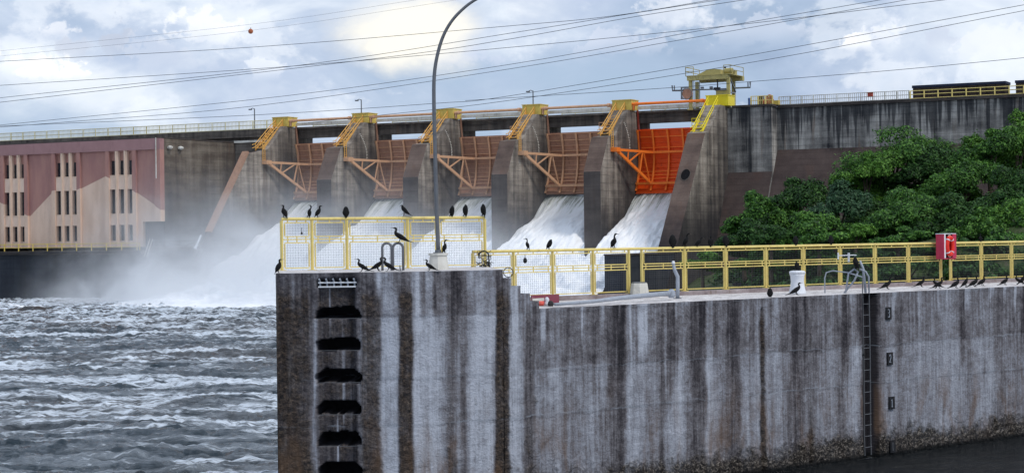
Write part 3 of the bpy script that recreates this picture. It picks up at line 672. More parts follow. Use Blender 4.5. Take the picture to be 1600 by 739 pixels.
# base and quay below the powerhouse
bt2 = thing('river_quay', D(-60, 15, 0), 'dark wet concrete base below the powerhouse with a ledge above the water', 'quay')
obj('base_wall', MB().dbox(-95, CAPU[0]-.56, .2, 15.0, -1, 4.15), M['base_dark'], bt2)
obj('ledge', MB().dbox(-95, -48.6, 13.0, 15.5, 3.95, 4.153+.1), M['girder'], bt2)
obj('terrace', MB().dbox(-48.5, CAPU[0]-.56, .3, 14.7, 4.154, 4.5), M['pier_dark'], bt2)
obj('ledge_edge', MB().dbox(-95, -48.6, 15.503, 15.6, 4.0, 4.2), M['ph_side'], bt2)
railing('ledge_railing', [D(-95, 15.3, 4.26), D(-49.2, 15.3, 4.26), D(-48.9, 15.3, 4.26)], .62, 'ochre railing along the ledge at the foot of the painted powerhouse', M['yel_old'], 'railings at the powerhouse foot', 1.7, (1, .5), .035)
railing('ledge_railing', [D(-47.9, 14.6, 4.5), D(-41.9+(-1.6), 14.6, 4.5)], .62, 'grey railing on the terrace right of the powerhouse, half lost in spray', M['galv'], 'railings at the powerhouse foot', 1.3, (1, .5), .03)
obj('rail', MB().tube([D(-48.6, 15.1, 3.7), D(-47.95, 15.1, 5.2)], .05, 6).tube([D(-48.3, 15.1, 3.7), D(-47.65, 15.1, 5.2)], .05, 6), M['parapet'], thing('boarding_ladder', D(-48.3, 15.1, 3.7), 'short slanted ladder rails at the left end of the grey terrace railing', 'ladder'))
# wall closing the gap between powerhouse and first pier, floodlight
gw = thing('closing_wall', D(-46, 1, 0), 'light patched concrete wall between powerhouse side and the first spillway pier', 'wall')
obj('body', MB().dbox(ucorn+.03, CAPU[0]-.56, -.29, 3.0, 4.5, 14.0), M['pier'], gw)
obj('coping', MB().dbox(ucorn+.03, CAPU[0]-.56, -.29, 3.2, 14.003, 14.2), M['parapet'], gw)
for uu, vv, zz, lab in ((ucorn+.2, FV-1.1, 13.3, 'left one of two pale floodlights high on the powerhouse side wall'), (ucorn+.2, FV-2.6, 13.3, 'right one of two pale floodlights high on the powerhouse side wall'), (ucorn+.2, 3.8, 10.6, 'pale floodlight halfway up the wall beside the first pier')):
    t = thing('floodlight', D(uu, vv, zz), lab, 'lamp', 'floodlights on the powerhouse side')
    obj('lamp_shade', MB().lathe(D(uu, vv, zz), [(.05, .1), (.28, .0), (.26, -.12), (.1, -.22)], 12), M['parapet'], t)
    obj('bracket', MB().bar(D(uu-.2, vv, zz+.1), D(uu, vv, zz+.1), .05, .05), M['galv'], t)
t = thing('white_pipe', D(-43.8, 14.8, 4.3), 'short white slanted pipe at the foot of the sloping pier edge', 'pipe')
obj('pipe', MB().tube([on_p for on_p in (D(-43.2, 14.9, 4.4), D(-42.8, 14.6, 5.5))], .09, 8), M['white'], t)
obj('flange', MB().tube([D(-43.22, 14.92, 4.35), D(-43.17, 14.88, 4.5)], .14, 10), M['white'], t)
# low training wall downstream of the last pier
tw = thing('training_wall', D(-.7, 18, 0), 'low dark concrete wall running out from the foot of the last pier', 'wall')
obj('body', MB().dbox(-1.45, -.05, 12.0, 22.0, -1, 3.6), M['base_dark'], tw)
obj('coping', MB().dbox(-1.5, .0, 12.0, 22.05, 3.603, 3.72), M['pier_dark'], tw)
#PART3
# ================================================================== WATER
def m_river():
    m, t = material('churned_river_water'); P = pos(t)
    dist = t.n('ShaderNodeVectorMath', {0: P}, operation='LENGTH').outputs[1]
    at = t.n('ShaderNodeAttribute', attribute_name='calm').outputs['Fac']
    warp = t.n('ShaderNodeTexNoise', {'Vector': P, 'Scale': .25, 'Detail': 3.0}).outputs[1]
    Pw = t.n('ShaderNodeVectorMath', {0: P, 1: t.n('ShaderNodeVectorMath', {0: warp, 'Scale': 3.0}, operation='SCALE').outputs[0]}, operation='ADD').outputs[0]
    rot = t.n('ShaderNodeMapping', {0: Pw, 2: (0, 0, R(-6)), 3: (.055, .40, 1)}).outputs[0]
    s1 = t.noise(rot, .62, 5, .6, .3)                     # long foam bands
    s2 = t.noise(t.vscale(Pw, (.26, 1.2, 1)), .75, 8, .72, .4)
    s3 = t.noise(t.vscale(Pw, (.7, 2.0, 1)), 2.4, 6, .75, .6)
    far = t.sstep(dist, 62, 150)
    bands = t.sstep(t.m('ADD', s1, t.m('MULTIPLY', t.m('SUBTRACT', s2, .5), .30)), t.m('SUBTRACT', .515, t.sstep(dist, 62, 32, 0.0, .035)), t.m('SUBTRACT', .575, t.sstep(dist, 62, 32, 0.0, .03)))
    lace = t.sstep(t.m('ADD', t.m('MULTIPLY', s2, .55), t.m('MULTIPLY', s3, .45)), t.m('SUBTRACT', .545, t.m('MULTIPLY', far, .085)), t.m('SUBTRACT', .60, t.m('MULTIPLY', far, .07)))
    foam = t.m('MAXIMUM', t.m('MULTIPLY', bands, t.sstep(s3, .34, .55)), t.m('MULTIPLY', lace, t.m('ADD', .62, t.m('MULTIPLY', far, .35))))
    film = t.m('MULTIPLY', t.sstep(s2, .43, .60), .24)
    foam = t.m('MULTIPLY', t.m('MAXIMUM', foam, film), t.m('SUBTRACT', 1.0, at))
    deep = t.mix(t.sstep(t.noise(P, .05, 3), .45, .62), (.010, .024, .034), (.036, .034, .032))
    deep = t.mix(at, deep, (.004, .006, .007))
    col = t.mix(foam, deep, (.80, .87, .95))
    hgt = t.m('ADD', t.m('MULTIPLY', s2, .5), t.m('MULTIPLY', s3, .35))
    rip = t.noise(t.vscale(P, (1, 1.6, 1)), 3.2, 5, .6, .4)
    hgt = t.m('ADD', hgt, t.m('MULTIPLY', rip, .45)); hgt = t.m('ADD', hgt, t.m('MULTIPLY', t.noise(t.vscale(P, (1, 1.5, 1)), 9.0, 4, .65, .3), .14))
    finish(t, col, t.m('ADD', .10, t.m('MULTIPLY', foam, .75)), hgt, .9, .40, spec=.5, IOR=1.33)
    return m
# fan-shaped sheet, finer where it is seen, reaching out to the horizon
th = np.concatenate([np.linspace(-80, -18, 30)[:-1], np.linspace(-18, -1.5, 470)[:-1], np.linspace(-1.5, 18, 160)[:-1], np.linspace(18, 80, 30)])
dd = np.concatenate([[3, 8, 14, 20], np.geomspace(24, 190, 520), [220, 260, 340, 480, 800, 1600, 3000]])
TT, DD = np.meshgrid(np.radians(th), dd)
X = np.tan(TT)*DD; Y = DD.copy()
amp = 1.0
wv = (fbm(X*.22+3, Y*.55+X*.06, 3, 11)-.5)*.40+(fbm(X*.8, Y*1.5, 3, 21)-.5)*.22+(1-abs(fbm(X*.5+9, Y*1.0+X*.1, 3, 31)*2-1))*.12-.09
calm = np.clip((X-(-3.2+(Y-30)*.0))/1.0, 0, 1)*(Y < 62)
far_f = np.clip((400-DD)/200, 0, 1)
wv = wv+(fbm(X*2.0+5, Y*3.2, 3, 33)-.5)*.30+(fbm(X*5.5, Y*7.5, 2, 35)-.5)*.11
Z = wv*far_f*(1-.93*calm)*(.75+.5*np.clip((DD-60)/60, 0, 1))
Z[(abs(th)[None, :] > 25) & (DD > 0)] *= .4
V = np.stack([X, Y, Z], -1).reshape(-1, 3)
me = np_mesh('river', V, grid_faces(len(dd), len(th)), [m_river()])
ca = me.attributes.new('calm', 'FLOAT', 'POINT'); ca.data.foreach_set('value', calm.ravel().astype(np.float32))
river = bpy.data.objects.new('river_water', me); COL.objects.link(river); river['kind'] = 'structure'

def m_spill():
    m, t = material('falling_white_water')
    uv = t.n('ShaderNodeUVMap').outputs[0]; sp = t.n('ShaderNodeSeparateXYZ', {0: uv}); v = sp.outputs[1]
    s = t.noise(t.vscale(uv, (2.2, .16, 1)), 1.6, 7, .68, .25); s2 = t.noise(t.vscale(uv, (6, .5, 1)), 2.2, 5, .65, .3)
    f = t.m('ADD', t.m('ADD', t.m('MULTIPLY', s, .65), t.m('MULTIPLY', s2, .35)), t.sstep(v, -1.0, 7.5, -.11, .30))
    col = t.ramp(f, [(.32, (.10, .115, .085)), (.41, (.34, .36, .31)), (.49, (.74, .76, .73)), (.57, (.93, .94, .95))])
    finish(t, col, .6, f, .6, .12, spec=.3)
    return m
def m_foam():
    m, t = material('boiling_foam'); P = pos(t)
    a = t.noise(P, .9, 8, .68, .5)
    col = t.ramp(a, [(.3, (.74, .78, .83)), (.6, (.93, .94, .96))])
    finish(t, col, .95, a, .5, .25, spec=.05)
    return m
msp, mfo = m_spill(), m_foam()
pv = [0.05, 1, 3, 6.2, 9.25, 12, 15, 18, 21]; pz = [8.62, 8.25, 7.04, 5.72, 4.25, 2.9, 1.5, .3, -.6]
for i in range(5):
    u0, u1 = CAPU[i]+.01, CAPU[i+1]-PW-.01
    us = np.linspace(u0, u1, 110); vs = np.linspace(.30, 20.5, 130)
    UU, VV = np.meshgrid(us, vs)
    spread = np.clip((VV-7.6)/8, 0, 1)*.75; cu_ = (UU-(u0+u1)/2)/((u1-u0)/2)
    UX2 = UU+cu_*spread*(1.0 if i else .6)
    ZZ = np.interp(VV, pv, pz)+(fbm(UU*2.5+i*9, VV*.55, 4, 40)-.5)*(.10+VV*.095)+(fbm(UU*.9+i*5, VV*.7, 3, 50)-.5)*np.clip(VV-3, 0, 12)*.12
    ZZ += -.18*np.abs(cu_)**6*np.clip(VV, 0, 3)
    V = np.stack([OX+UX2*UX+VV*VX, OY+UX2*UY+VV*VY, ZZ], -1).reshape(-1, 3)
    me = np_mesh('spill_jet', V, grid_faces(130, 110), [msp])
    uvl = me.uv_layers.new(name='UVMap'); li = np.zeros(len(me.loops), np.int32); me.loops.foreach_get('vertex_index', li)
    uvl.data.foreach_set('uv', np.stack([UU.ravel()+i*13.7, VV.ravel()], -1)[li].astype(np.float32).ravel())
    o = bpy.data.objects.new('spillway_water', me); COL.objects.link(o); o['kind'] = 'structure'
us = np.linspace(-46.5, -1.55, 420); vs = np.linspace(7.0, 34, 200); UU, VV = np.meshgrid(us, vs)
ph = np.interp(VV, [7, 9, 12, 15, 19, 24, 29, 34], [1.2, 2.3, 2.9, 2.7, 1.7, .75, .15, -.5])
lf = np.interp(UU, [-46.5, -44.5, -41, -36, -1.5], [-.6, .0, .5, 1, 1])
ZZ = ph*lf*(.75+.5*fbm(UU*.22, VV*.22, 2, 60))+(fbm(UU*.9, VV*.9, 5, 61)-.5)*1.5*np.clip(ph*lf, .15, 1.3)
V = np.stack([OX+UU*UX+VV*VX, OY+UU*UY+VV*VY, ZZ], -1).reshape(-1, 3)
fo = bpy.data.objects.new('foaming_water', np_mesh('boil', V, grid_faces(200, 420), [mfo])); COL.objects.link(fo); fo['kind'] = 'structure'

# spray cloud hanging over the foot of the spillway
def m_mist():
    m, t = material('spray_mist'); P = pos(t)
    sx = t.n('ShaderNodeSeparateXYZ', {0: P}); z = sx.outputs[2]
    dx = t.m('SUBTRACT', sx.outputs[0], OX); dy = t.m('SUBTRACT', sx.outputs[1], OY)
    u = t.m('ADD', t.m('MULTIPLY', dx, UX), t.m('MULTIPLY', dy, UY)); v = t.m('ADD', t.m('MULTIPLY', dx, VX), t.m('MULTIPLY', dy, VY))
    n = t.noise(P, .26, 4, .65, .6)
    # height of the spray top along the dam: tall over the left bays
    ru = t.n('ShaderNodeMapRange', {0: u, 1: -62.0, 2: -2.0}).outputs[0]
    hh = t.m('MULTIPLY', t.n('ShaderNodeSeparateColor', {0: t.ramp(ru, [(0, .10), (.16, .20), (.28, .34), (.42, .36), (.62, .28), (.82, .20), (1, .12)])}).outputs[0], 10.0)
    dn = t.m('POWER', 2.718, t.m('MULTIPLY', t.m('DIVIDE', z, hh), -1.35))
    wu = t.m('MULTIPLY', t.sstep(u, -55, -42), t.sstep(u, -2.0, -9.0))
    wvv = t.m('MULTIPLY', t.sstep(v, 5.5, 13.0), t.sstep(v, 31.0, 19.0))
    d = t.m('MULTIPLY', t.m('MULTIPLY', wu, wvv), t.m('MULTIPLY', dn, t.sstep(n, .36, .64)))
    d = t.m('MULTIPLY', d, t.sstep(z, 12.8, 8.0))
    d2 = t.m('MULTIPLY', t.m('POWER', 2.718, t.m('MULTIPLY', z, -.55)), t.m('MULTIPLY', t.m('MULTIPLY', t.sstep(u, -51, -41), t.sstep(u, -6.0, -16.0)), t.m('MULTIPLY', t.sstep(v, 11.0, 17.0), t.sstep(v, 31.5, 22.0))))
    d = t.m('ADD', d, t.m('MULTIPLY', d2, t.sstep(n, .36, .62, .15, .95)))
    vol = t.n('ShaderNodeVolumePrincipled', {'Color': (.97, .985, 1, 1), 'Density': t.m('MULTIPLY', d, .75), 'Anisotropy': .2})
    t.n('ShaderNodeOutputMaterial', {1: vol.outputs[0]})
    return m
mist = obj('spray_mist', MB().dbox(-62, -1.6, 4.5, 32, -.9, 13), m_mist()); mist['kind'] = 'stuff'
#PART4
# ================================================================== GUIDE WALL in the foreground
NEAR = [(430, 87.5), (560, 87.7), (629, 87.4), (700, 86.4), (785, 84.9), (840, 83.4), (1600, 63.9), (1800, 58.8)]
def s_near(px): return float(np.interp(px, [a for a, b in NEAR], [b for a, b in NEAR]))
_px = np.unique(np.concatenate([np.arange(430, 1800.5, 2.0), np.array([a for a, b in NEAR], float)]))
_s = np.interp(_px, [a for a, b in NEAR], [b for a, b in NEAR])
_X = (_px-800)/_s; _Y = F/_s
for _ in range(30):       # round off the bends left of the straight run
    k = (_px > 560) & (_px < 900); k[0] = k[-1] = False; idx = np.where(k)[0]
    _X[idx] = (_X[idx-1]+2*_X[idx]+_X[idx+1])/4; _Y[idx] = (_Y[idx-1]+2*_Y[idx]+_Y[idx+1])/4
_T = np.concatenate([[0], np.cumsum(np.hypot(np.diff(_X), np.diff(_Y)))])
def t_of(px): return float(np.interp(px, _px, _T))
def px_of(t): return np.interp(t, _T, _px)
def path(t): return np.interp(t, _T, _X), np.interp(t, _T, _Y)
def nrm(t):
    a, b = path(t-.05), path(t+.05); dx, dy = b[0]-a[0], b[1]-a[1]; l = np.hypot(dx, dy)+1e-9
    return dy/l, -dx/l       # towards the camera
def NP(px, z, out=0.0):
    t = t_of(px); x, y = path(t); n = nrm(t); return Vector((float(x+n[0]*out), float(y+n[1]*out), z))
ZU, ZL = HC-.593, HC-1.34
STEPS = [(785, 798, 434), (798, 812.5, 446.5), (812.5, 827, 459), (827, 841, 471)]
STEPZ = [HC-(y-hz(x0))/84.3 for x0, x1, y in STEPS]
TEND = t_of(1800)
ts = list(np.arange(0, t_of(785), .028))+[t_of(785)]
cols = [(t, ZU) for t in ts]
for (x0, x1, y), zz in zip(STEPS, STEPZ):
    cols += [(t, zz) for t in np.linspace(t_of(x0), t_of(x1), 7)]
cols += [(t, ZL) for t in np.arange(t_of(841), t_of(1600), .030)]+[(t, ZL) for t in np.arange(t_of(1600), TEND, .12)]
ct_ = np.array([c[0] for c in cols]); cz_ = np.array([c[1] for c in cols]); nr = 165
rr_ = np.linspace(0, 1, nr)
Tm, Rm = np.meshgrid(ct_, rr_); Zm = -.45+Rm*(cz_[None, :]+.45)
PXm = px_of(Tm)
# recessed channel of ladder pockets at the left end, ladder groove on the right
def zpx(y, px=525): return HC-(y-hz(px))/87.6
GAPS = [(480, 497), (529, 547), (577, 597), (627, 647), (675, 696), (723, 746)]
dep = np.zeros_like(Zm)
inch = (PXm > 496) & (PXm < 553) & (Zm < zpx(436)) 
dep[inch] = .10
gr = (PXm > 494) & (PXm < 556) & (Zm < zpx(437)) & (Zm > zpx(449)); dep[gr] = .22
for (ya, yb) in GAPS:
    za, zb = zpx(ya), zpx(yb); fr = np.clip((za-Zm)/(za-zb), 0, 1)
    hw = 25+10*np.clip(fr*2.2, 0, 1)
    hw = hw+(fbm(Zm*9, Zm*0+ya, 3, 83)-.5)*7; zw = (fbm(Tm*7, Tm*0+ya, 3, 84)-.5)*.06
    g = (Zm < za+zw*.6) & (Zm > zb+zw) & (abs(PXm-525.5-1) < hw); dep[g] = 1.0
lad = (PXm > 1347) & (PXm < 1371); dep[lad] = .30
wob = (fbm(Zm*1.3, Tm*.2, 3, 70)-.5)*9
PXw = PXm+wob
Ls = [(430, .2), (478, .3), (487, .35), (490, .75), (494, .3), (497, .12), (553, .12), (560, .4), (575, .3), (588, .45), (597, .95), (617, .9), (624, .3), (640, .3), (648, 1.0), (680, .9), (692, .55), (705, .3), (716, .5), (724, .3), (736, .95), (768, .9), (775, .3), (790, .3), (797, .95), (812, .85), (820, .3), (832, .3), (838, .6), (850, .5), (870, .7), (885, .4), (905, .55), (925, .65), (940, .5), (957, .15), (973, .12), (979, .75), (1000, .7), (1012, .5), (1024, .6), (1032, .2), (1042, .7), (1062, .8), (1071, .5), (1085, .12), (1098, .2), (1105, .9), (1115, .65), (1125, .5), (1135, .3), (1146, .08), (1152, .2), (1160, .7), (1175, .6), (1186, .65), (1200, .6), (1215, .65), (1228, .4), (1238, .2), (1250, .18), (1260, .5), (1270, .3), (1280, .5), (1300, .6), (1312, .3), (1322, .45), (1332, .75), (1341, .6), (1347, .1), (1371, .1), (1380, .5), (1392, .7), (1402, .4), (1412, .5), (1430, .6), (1460, .6), (1480, .72), (1500, .65), (1515, .4), (1525, .65), (1550, .65), (1562, .3), (1572, .5), (1585, .4), (1600, .5), (1640, .3), (1680, .6), (1720, .3), (1800, .5)]
Bs = [(430, .8), (478, .72), (487, .35), (491, .2), (496, .45), (553, .45), (558, .35), (566, .72), (590, .68), (598, .05), (618, .08), (624, .85), (640, .8), (647, .08), (690, .12), (700, .5), (712, .2), (770, .1), (775, .85), (791, .85), (798, .1), (815, .1), (822, .42), (834, .38), (842, .1), (1150, .05), (1160, .3), (1170, .05), (1184, .1), (1188, .85), (1192, .85), (1197, .15), (1260, .12), (1265, .6), (1270, .1), (1335, .08), (1341, .3), (1346, .1), (1372, .05), (1379, .35), (1384, .05), (1545, .1), (1552, .4), (1560, .1), (1800, .1)]
Lm = np.interp(PXw, *zip(*Ls)); Bm = np.interp(PXm+wob*.4, *zip(*Bs))
jt = 2.48+(fbm(Tm*.7, Tm*0, 2, 71)-.5)*.15
Lm *= np.where((PXm > 815), np.where(Zm > jt, .66, 1.0), np.where(Zm > 3.58, .66, 1.0)); 
Lm = .17+Lm*.80
# dark run-off fingers hanging from the top edge, of different lengths
fing = fbm(Tm*4.5, Tm*0, 3, 72); ln_ = .25+2.3*fbm(Tm*2.2, Tm*0+4, 2, 73)
Lm -= np.clip((fing-.56)*5, 0, 1)*np.clip((Zm-(cz_[None, :]-ln_))/.6, 0, 1)*.30
wl = np.clip((fbm(Tm*7, Tm*0+2, 3, 74)-.60)*6, 0, 1)*np.clip((Zm-(cz_[None, :]-.15-1.2*fbm(Tm*3, Tm*0+8, 2, 75)))/.4, 0, 1); Lm += wl*.45
Bm = Bm*np.clip((cz_[None, :]+.0-Zm)/.5, .25, 1)+.42*np.clip((1.45-Zm)/.9, 0, 1)*(.4+fbm(Tm*.8, Zm*.8, 3, 76)*.6)
Bm = Bm+np.where(PXm < 480, .05, 0)
Gm = np.clip((.98-Zm+.25*(fbm(Tm*.6, Tm*0, 2, 77)-.5))/.85, 0, 1)*np.where(PXm > 830, 1, .55)
drip = np.clip((fbm(PXm*.35, Zm*.25, 3, 86)-.60)*9, 0, 1)*np.exp(-((PXm-524)/12)**2); Lm = np.where(inch & (dep < .4), Lm+drip*1.3, Lm); Bm = np.where(inch & (dep < .4), .55-drip*.6, Bm); Bm = np.where(dep > .4, 0, Bm); Lm = np.where(dep > .4, -1.2, Lm); Lm = np.where(lad, -1.2, Lm); Bm = np.where(lad, 0, Bm); Gm = np.where(lad, 0, Gm)  # pockets and ladder groove painted near black, their shade put into the colour
rough = np.clip(Gm, 0, 1)*.045+np.clip(Bm-.4, 0, .5)*.06
cell = .006
d2 = dep+rough*(fbm(Tm*14, Zm*14, 3, 80)-.5)*1.6+(fbm(Tm*1.5, Zm*4, 3, 81)-.5)*.02
d2 += np.where(np.abs(PXm+wob*.35-1189.5) < 1.6, .05, 0)*(Zm < 3.45)
for zj in (3.60, 2.48, 1.64): d2 += np.where((Zm < zj+(fbm(Tm*1.1, Tm*0, 3, 82)-.5)*.12), .008, 0)
xs, ys = path(Tm); nx, ny = nrm(Tm)
V = np.stack([xs-nx*d2, ys-ny*d2, Zm], -1).reshape(-1, 3)
Fg = grid_faces(nr, len(ct_))
me = np_mesh('quay_front', V, Fg, [M['guide']], smooth=False)
uvl = me.uv_layers.new(name='UVMap'); li = np.zeros(len(me.loops), np.int32); me.loops.foreach_get('vertex_index', li)
uvl.data.foreach_set('uv', np.stack([Tm.ravel(), Zm.ravel()], -1)[li].astype(np.float32).ravel())
at = me.attributes.new('stain_shade', 'FLOAT_COLOR', 'POINT')
at.data.foreach_set('color', np.stack([np.clip(Lm, -1.5, 1), np.clip(Bm, 0, 1), np.clip(Gm, 0, 1), np.ones_like(Lm)], -1).reshape(-1).astype(np.float32))
qw = thing('guide_wall', (0, 0, 0), 'long streaked concrete quay wall in the foreground carrying the yellow fences', 'wall')
o = bpy.data.objects.new('front_face', me); COL.objects.link(o); o.parent = qw
# fence lines (plan view)
UA, UB = Vector((-4.48, 34.87, 0)), Vector((-.56, 36.36, 0))
FA = Vector(((863-800)/74.4, F/74.4, 0)); FB = Vector(((1580-800)/58.7, F/58.7, 0))
fdir = (FB-FA).normalized(); udir = (UB-UA).normalized()
def hit(px, A, B):
    k = (px-800)/F; d = B-A; q = (k*A.y-A.x)/(d.x-k*d.y); return A+d*q
def up_(p, z): return Vector((p.x, p.y, z))
fper = Vector((-fdir.y, fdir.x, 0)); uper = Vector((-udir.y, udir.x, 0))
def strip(front, back, z, mb):    # flat deck between two polylines
    n = len(front); o = len(mb.v)
    for a, b in zip(front, back): mb.v.append(up_(a, z)); mb.v.append(up_(b, z))
    for i in range(n-1): mb.f.append((o+2*i, o+2*i+2, o+2*i+3, o+2*i+1)); mb.mi.append(0)
pxs = np.linspace(430, 785, 24); fr = [NP(p, 0, -.002) for p in pxs]
q0, q1 = Vector((-4.60, 35.02, 0)), UB+udir*.15+uper*.2
bk = [q0+(q1-q0)*k/23 for k in range(24)]
mb = MB(); strip(fr, bk, ZU, mb); obj('upper_deck', mb, M['deck'], qw)
mb = MB()
for a, b in zip(bk[:-1], bk[1:]): mb.add([up_(b, ZU), up_(a, ZU), up_(a, -.45), up_(b, -.45)], [(0, 1, 2, 3)])
mb.add([up_(fr[0], ZU), up_(bk[0], ZU), up_(bk[0], -.45), up_(fr[0], -.45)], [(0, 1, 2, 3)])
mb.add([up_(bk[-1], ZU), up_(fr[-1], ZU), up_(fr[-1], ZL), up_(bk[-1], ZL)], [(3, 2, 1, 0)])
obj('back_face', mb, M['pier_dark'], qw)
inw = Vector((-nrm(t_of(810))[0], -nrm(t_of(810))[1], 0)).normalized()
for (x0, x1, y), zz in zip(STEPS, STEPZ):
    a, b = NP(x0, 0, -.06), NP(x1, 0, -.06)
    mb = MB(); mb.hexa([up_(a, ZL-.3), up_(b, ZL-.3), up_(b+inw*1.15, ZL-.3), up_(a+inw*1.15, ZL-.3), up_(a, zz-.003), up_(b, zz-.003), up_(b+inw*1.15, zz-.003), up_(a+inw*1.15, zz-.003)])
    obj('step', mb, M['pier'], qw)
pxs = np.concatenate([np.linspace(785, 841, 6), np.linspace(860, 1800, 40)]); fr = [NP(p, 0, -.002) for p in pxs]
f0, f1 = hit(738, FA, FB), hit(1790, FA, FB)
bk = [f0+(f1-f0)*k/(len(fr)-1)+fper*.3 for k in range(len(fr))]
mb = MB(); strip(fr, bk, ZL, mb); obj('lower_deck', mb, M['deck'], qw)
mb = MB()
for a, b in zip(bk[:-1], bk[1:]): mb.add([up_(b, ZL), up_(a, ZL), up_(a, -.45), up_(b, -.45)], [(0, 1, 2, 3)])
mb.add([up_(fr[0], ZL), up_(bk[0], ZL), up_(bk[0], -.45), up_(fr[0], -.45)], [(0, 1, 2, 3)])
obj('back_face', mb, M['pier_dark'], qw)
ZC = ZL+.09
mb = MB(); a, b = f0-fper*.14, f1-fper*.14
mb.hexa([up_(a, ZL-.02), up_(b, ZL-.02), up_(b+fper*.3, ZL-.02), up_(a+fper*.3, ZL-.02), up_(a, ZC), up_(b, ZC), up_(b+fper*.3, ZC), up_(a+fper*.3, ZC)])
obj('fence_kerb', mb, concrete('pinkish_kerb', (.10, .08, .08), (.27, .22, .22), (.50, .45, .45), k=3, lift=5, streak=.3), qw)
# white rim bars and hooks in the top pocket
mb = MB()
for y in (441.5, 448.2): mb.tube([NP(496, zpx(y), -.02), NP(556, zpx(y), -.02)], .014, 5)
obj('pocket_rail', mb, M['white'], qw)
for k in range(6):
    p = 499+k*10.8; obj('pocket_hook', MB().tube([NP(p, zpx(448), -.05), NP(p, zpx(440), -.03), NP(p-1, zpx(435.5), .01)], .017, 5), M['palegrey'], qw)
for y in (497.5, 547.5, 597.5, 647.5, 696.5):
    obj('pocket_sill', MB().tube([NP(491.5, zpx(y+.4), -.02), NP(510, zpx(y-.3), -.01), NP(535, zpx(y+.3), -.015), NP(561, zpx(y-.2), -.02)], .0045, 5), M['galv'], qw)

# ------------------------------------------------------------------ fences of framed mesh panels on top of the wall
def fence(name, stations, A, B, zb, h, label, group):
    t = thing(name, up_(hit(stations[0][0], A, B), zb), label, 'fence', group)
    d = (B-A).normalized(); n = Vector((-d.y, d.x, 0))
    def Q(px, f): return up_(hit(px, A, B), zb+h*f)
    allr = sorted(set([s[0] for s in stations]+[s[1] for s in stations]))
    for (a, b, has) in stations:
        obj('top_rail', MB().tube([Q(a, 1), Q(b, 1)], .030, 8), M['yel'], t)
    dw_ = .062
    for px in allr:
        p = hit(px, A, B); obj('post', MB().bar(up_(p, zb), up_(p, zb+h-.03), .046, .046), M['yel'], t)
        obj('base_plate', MB().bar(up_(p, zb), up_(p, zb+.012), .13, .13), M['yel'], t)
    wm = MB()
    for (a, b, has) in stations:
        if not has: continue
        pa, pb = hit(a, A, B)+d*dw_, hit(b, A, B)-d*dw_
        for f0_, f1_ in ((.045, .535), (.655, .925)):
            fr_ = MB(); z0, z1 = zb+h*f0_, zb+h*f1_
            fr_.bar(up_(pa, z0), up_(pb, z0), .021, .021).bar(up_(pa, z1), up_(pb, z1), .021, .021)
            fr_.bar(up_(pa, z0+.016), up_(pa, z1-.016), .021, .021).bar(up_(pb, z0+.016), up_(pb, z1-.016), .021, .021)
            obj('panel_frame', fr_, M['yel'], t)
            L = (pb-pa).length; nn = max(3, int(L/.052)); mm = int((z1-z0)/.045)
            for k in range(1, nn): q = pa+(pb-pa)*k/nn; wm.tube([up_(q, z0), up_(q, z1)], .0017, 3, cap=False)
            for k in range(1, mm): zz = z0+(z1-z0)*k/mm; wm.tube([up_(pa, zz), up_(pb, zz)], .0017, 3, cap=False)
        mid = (pa+pb)/2
        obj('mid_rail', MB().bar(up_(pa-d*.03, zb+h*.60), up_(pb+d*.03, zb+h*.60), .021, .021), M['yel'], t)
        for q in (pa+d*.06, mid, pb-d*.06):
            obj('spacer', MB().bar(up_(q, zb+h*.535), up_(q, zb+h*.655), .018, .018), M['yel'], t); obj('spacer', MB().bar(up_(q, zb+h*.93), up_(q, zb+h*.98), .018, .018), M['yel'], t)
    o = obj('wire_mesh', wm, M['wire'], t); o['kind'] = 'stuff'
    return t
upst = [(440, 487.5, 1), (487.5, 542, 1), (542, 637, 1), (637, 685, 1), (685, 757.5, 1)]
fence('mesh_fence', upst, UA, UB, ZU, 1.0, 'raised yellow mesh fence on the left block with a row of black birds on it', 'yellow mesh fences')
lost = [(738, 802, 1), (802, 863, 1), (863, 926, 1), (926, 982, 1), (982, 1002, 0), (1002, 1069, 1), (1069, 1133, 1), (1133, 1196, 1), (1196, 1254.6, 1), (1254.6, 1312, 1), (1312, 1366.5, 1), (1366.5, 1418.6, 1), (1418.6, 1470, 1), (1470, 1484, 0), (1484, 1532.7, 1), (1532.7, 1580, 1), (1580, 1625, 1), (1625, 1669, 1), (1669, 1711, 1)]
fence('mesh_fence', lost, FA, FB, ZC, .965, 'long lower yellow mesh fence running to the right edge past the lifebuoy box', 'yellow mesh fences')
ZRU, ZRL = ZU+1.0, ZC+.965

def deckpt(px, py, z): Z_ = F*(HC-z)/(py-hz(px)); return Vector(((px-800)/F*Z_, Z_, z))
# ------------------------------------------------------------------ tall lamp post
b = deckpt(684.5, 418, ZU); b = up_(hit(684.5, Vector((b.x-1, 33.9, 0)), Vector((b.x+1, 33.9, 0))), ZU); SL = F/b.y
t = thing('street_lamp', b, 'very tall curved grey lamp post on a pale concrete pedestal', 'lamp post')
obj('pedestal', MB().lathe(b, [(.20, 0), (.195, .05), (.165, .24), (.155, .265), (.185, .27), (.185, .31)], 8), M['parapet'], t)
pp = [W(684.5, 393, b.y), W(683, 330, b.y), W(681.5, 240, b.y), W(680.5, 160, b.y), W(681.5, 120, b.y), W(686, 90, b.y), (W(695, 60, b.y)), W(708, 36, b.y), W(725, 17, b.y), W(746, 1, b.y), W(775, -12, b.y), W(800, -17, b.y)]
pp = [Vector(q_) for q_ in cr_spline([tuple(q_) for q_ in pp], 5)]
obj('pole', MB().tube(pp, [.042-.018*k/(len(pp)-1) for k in range(len(pp))], 10), M['galv'], t, smooth=True)
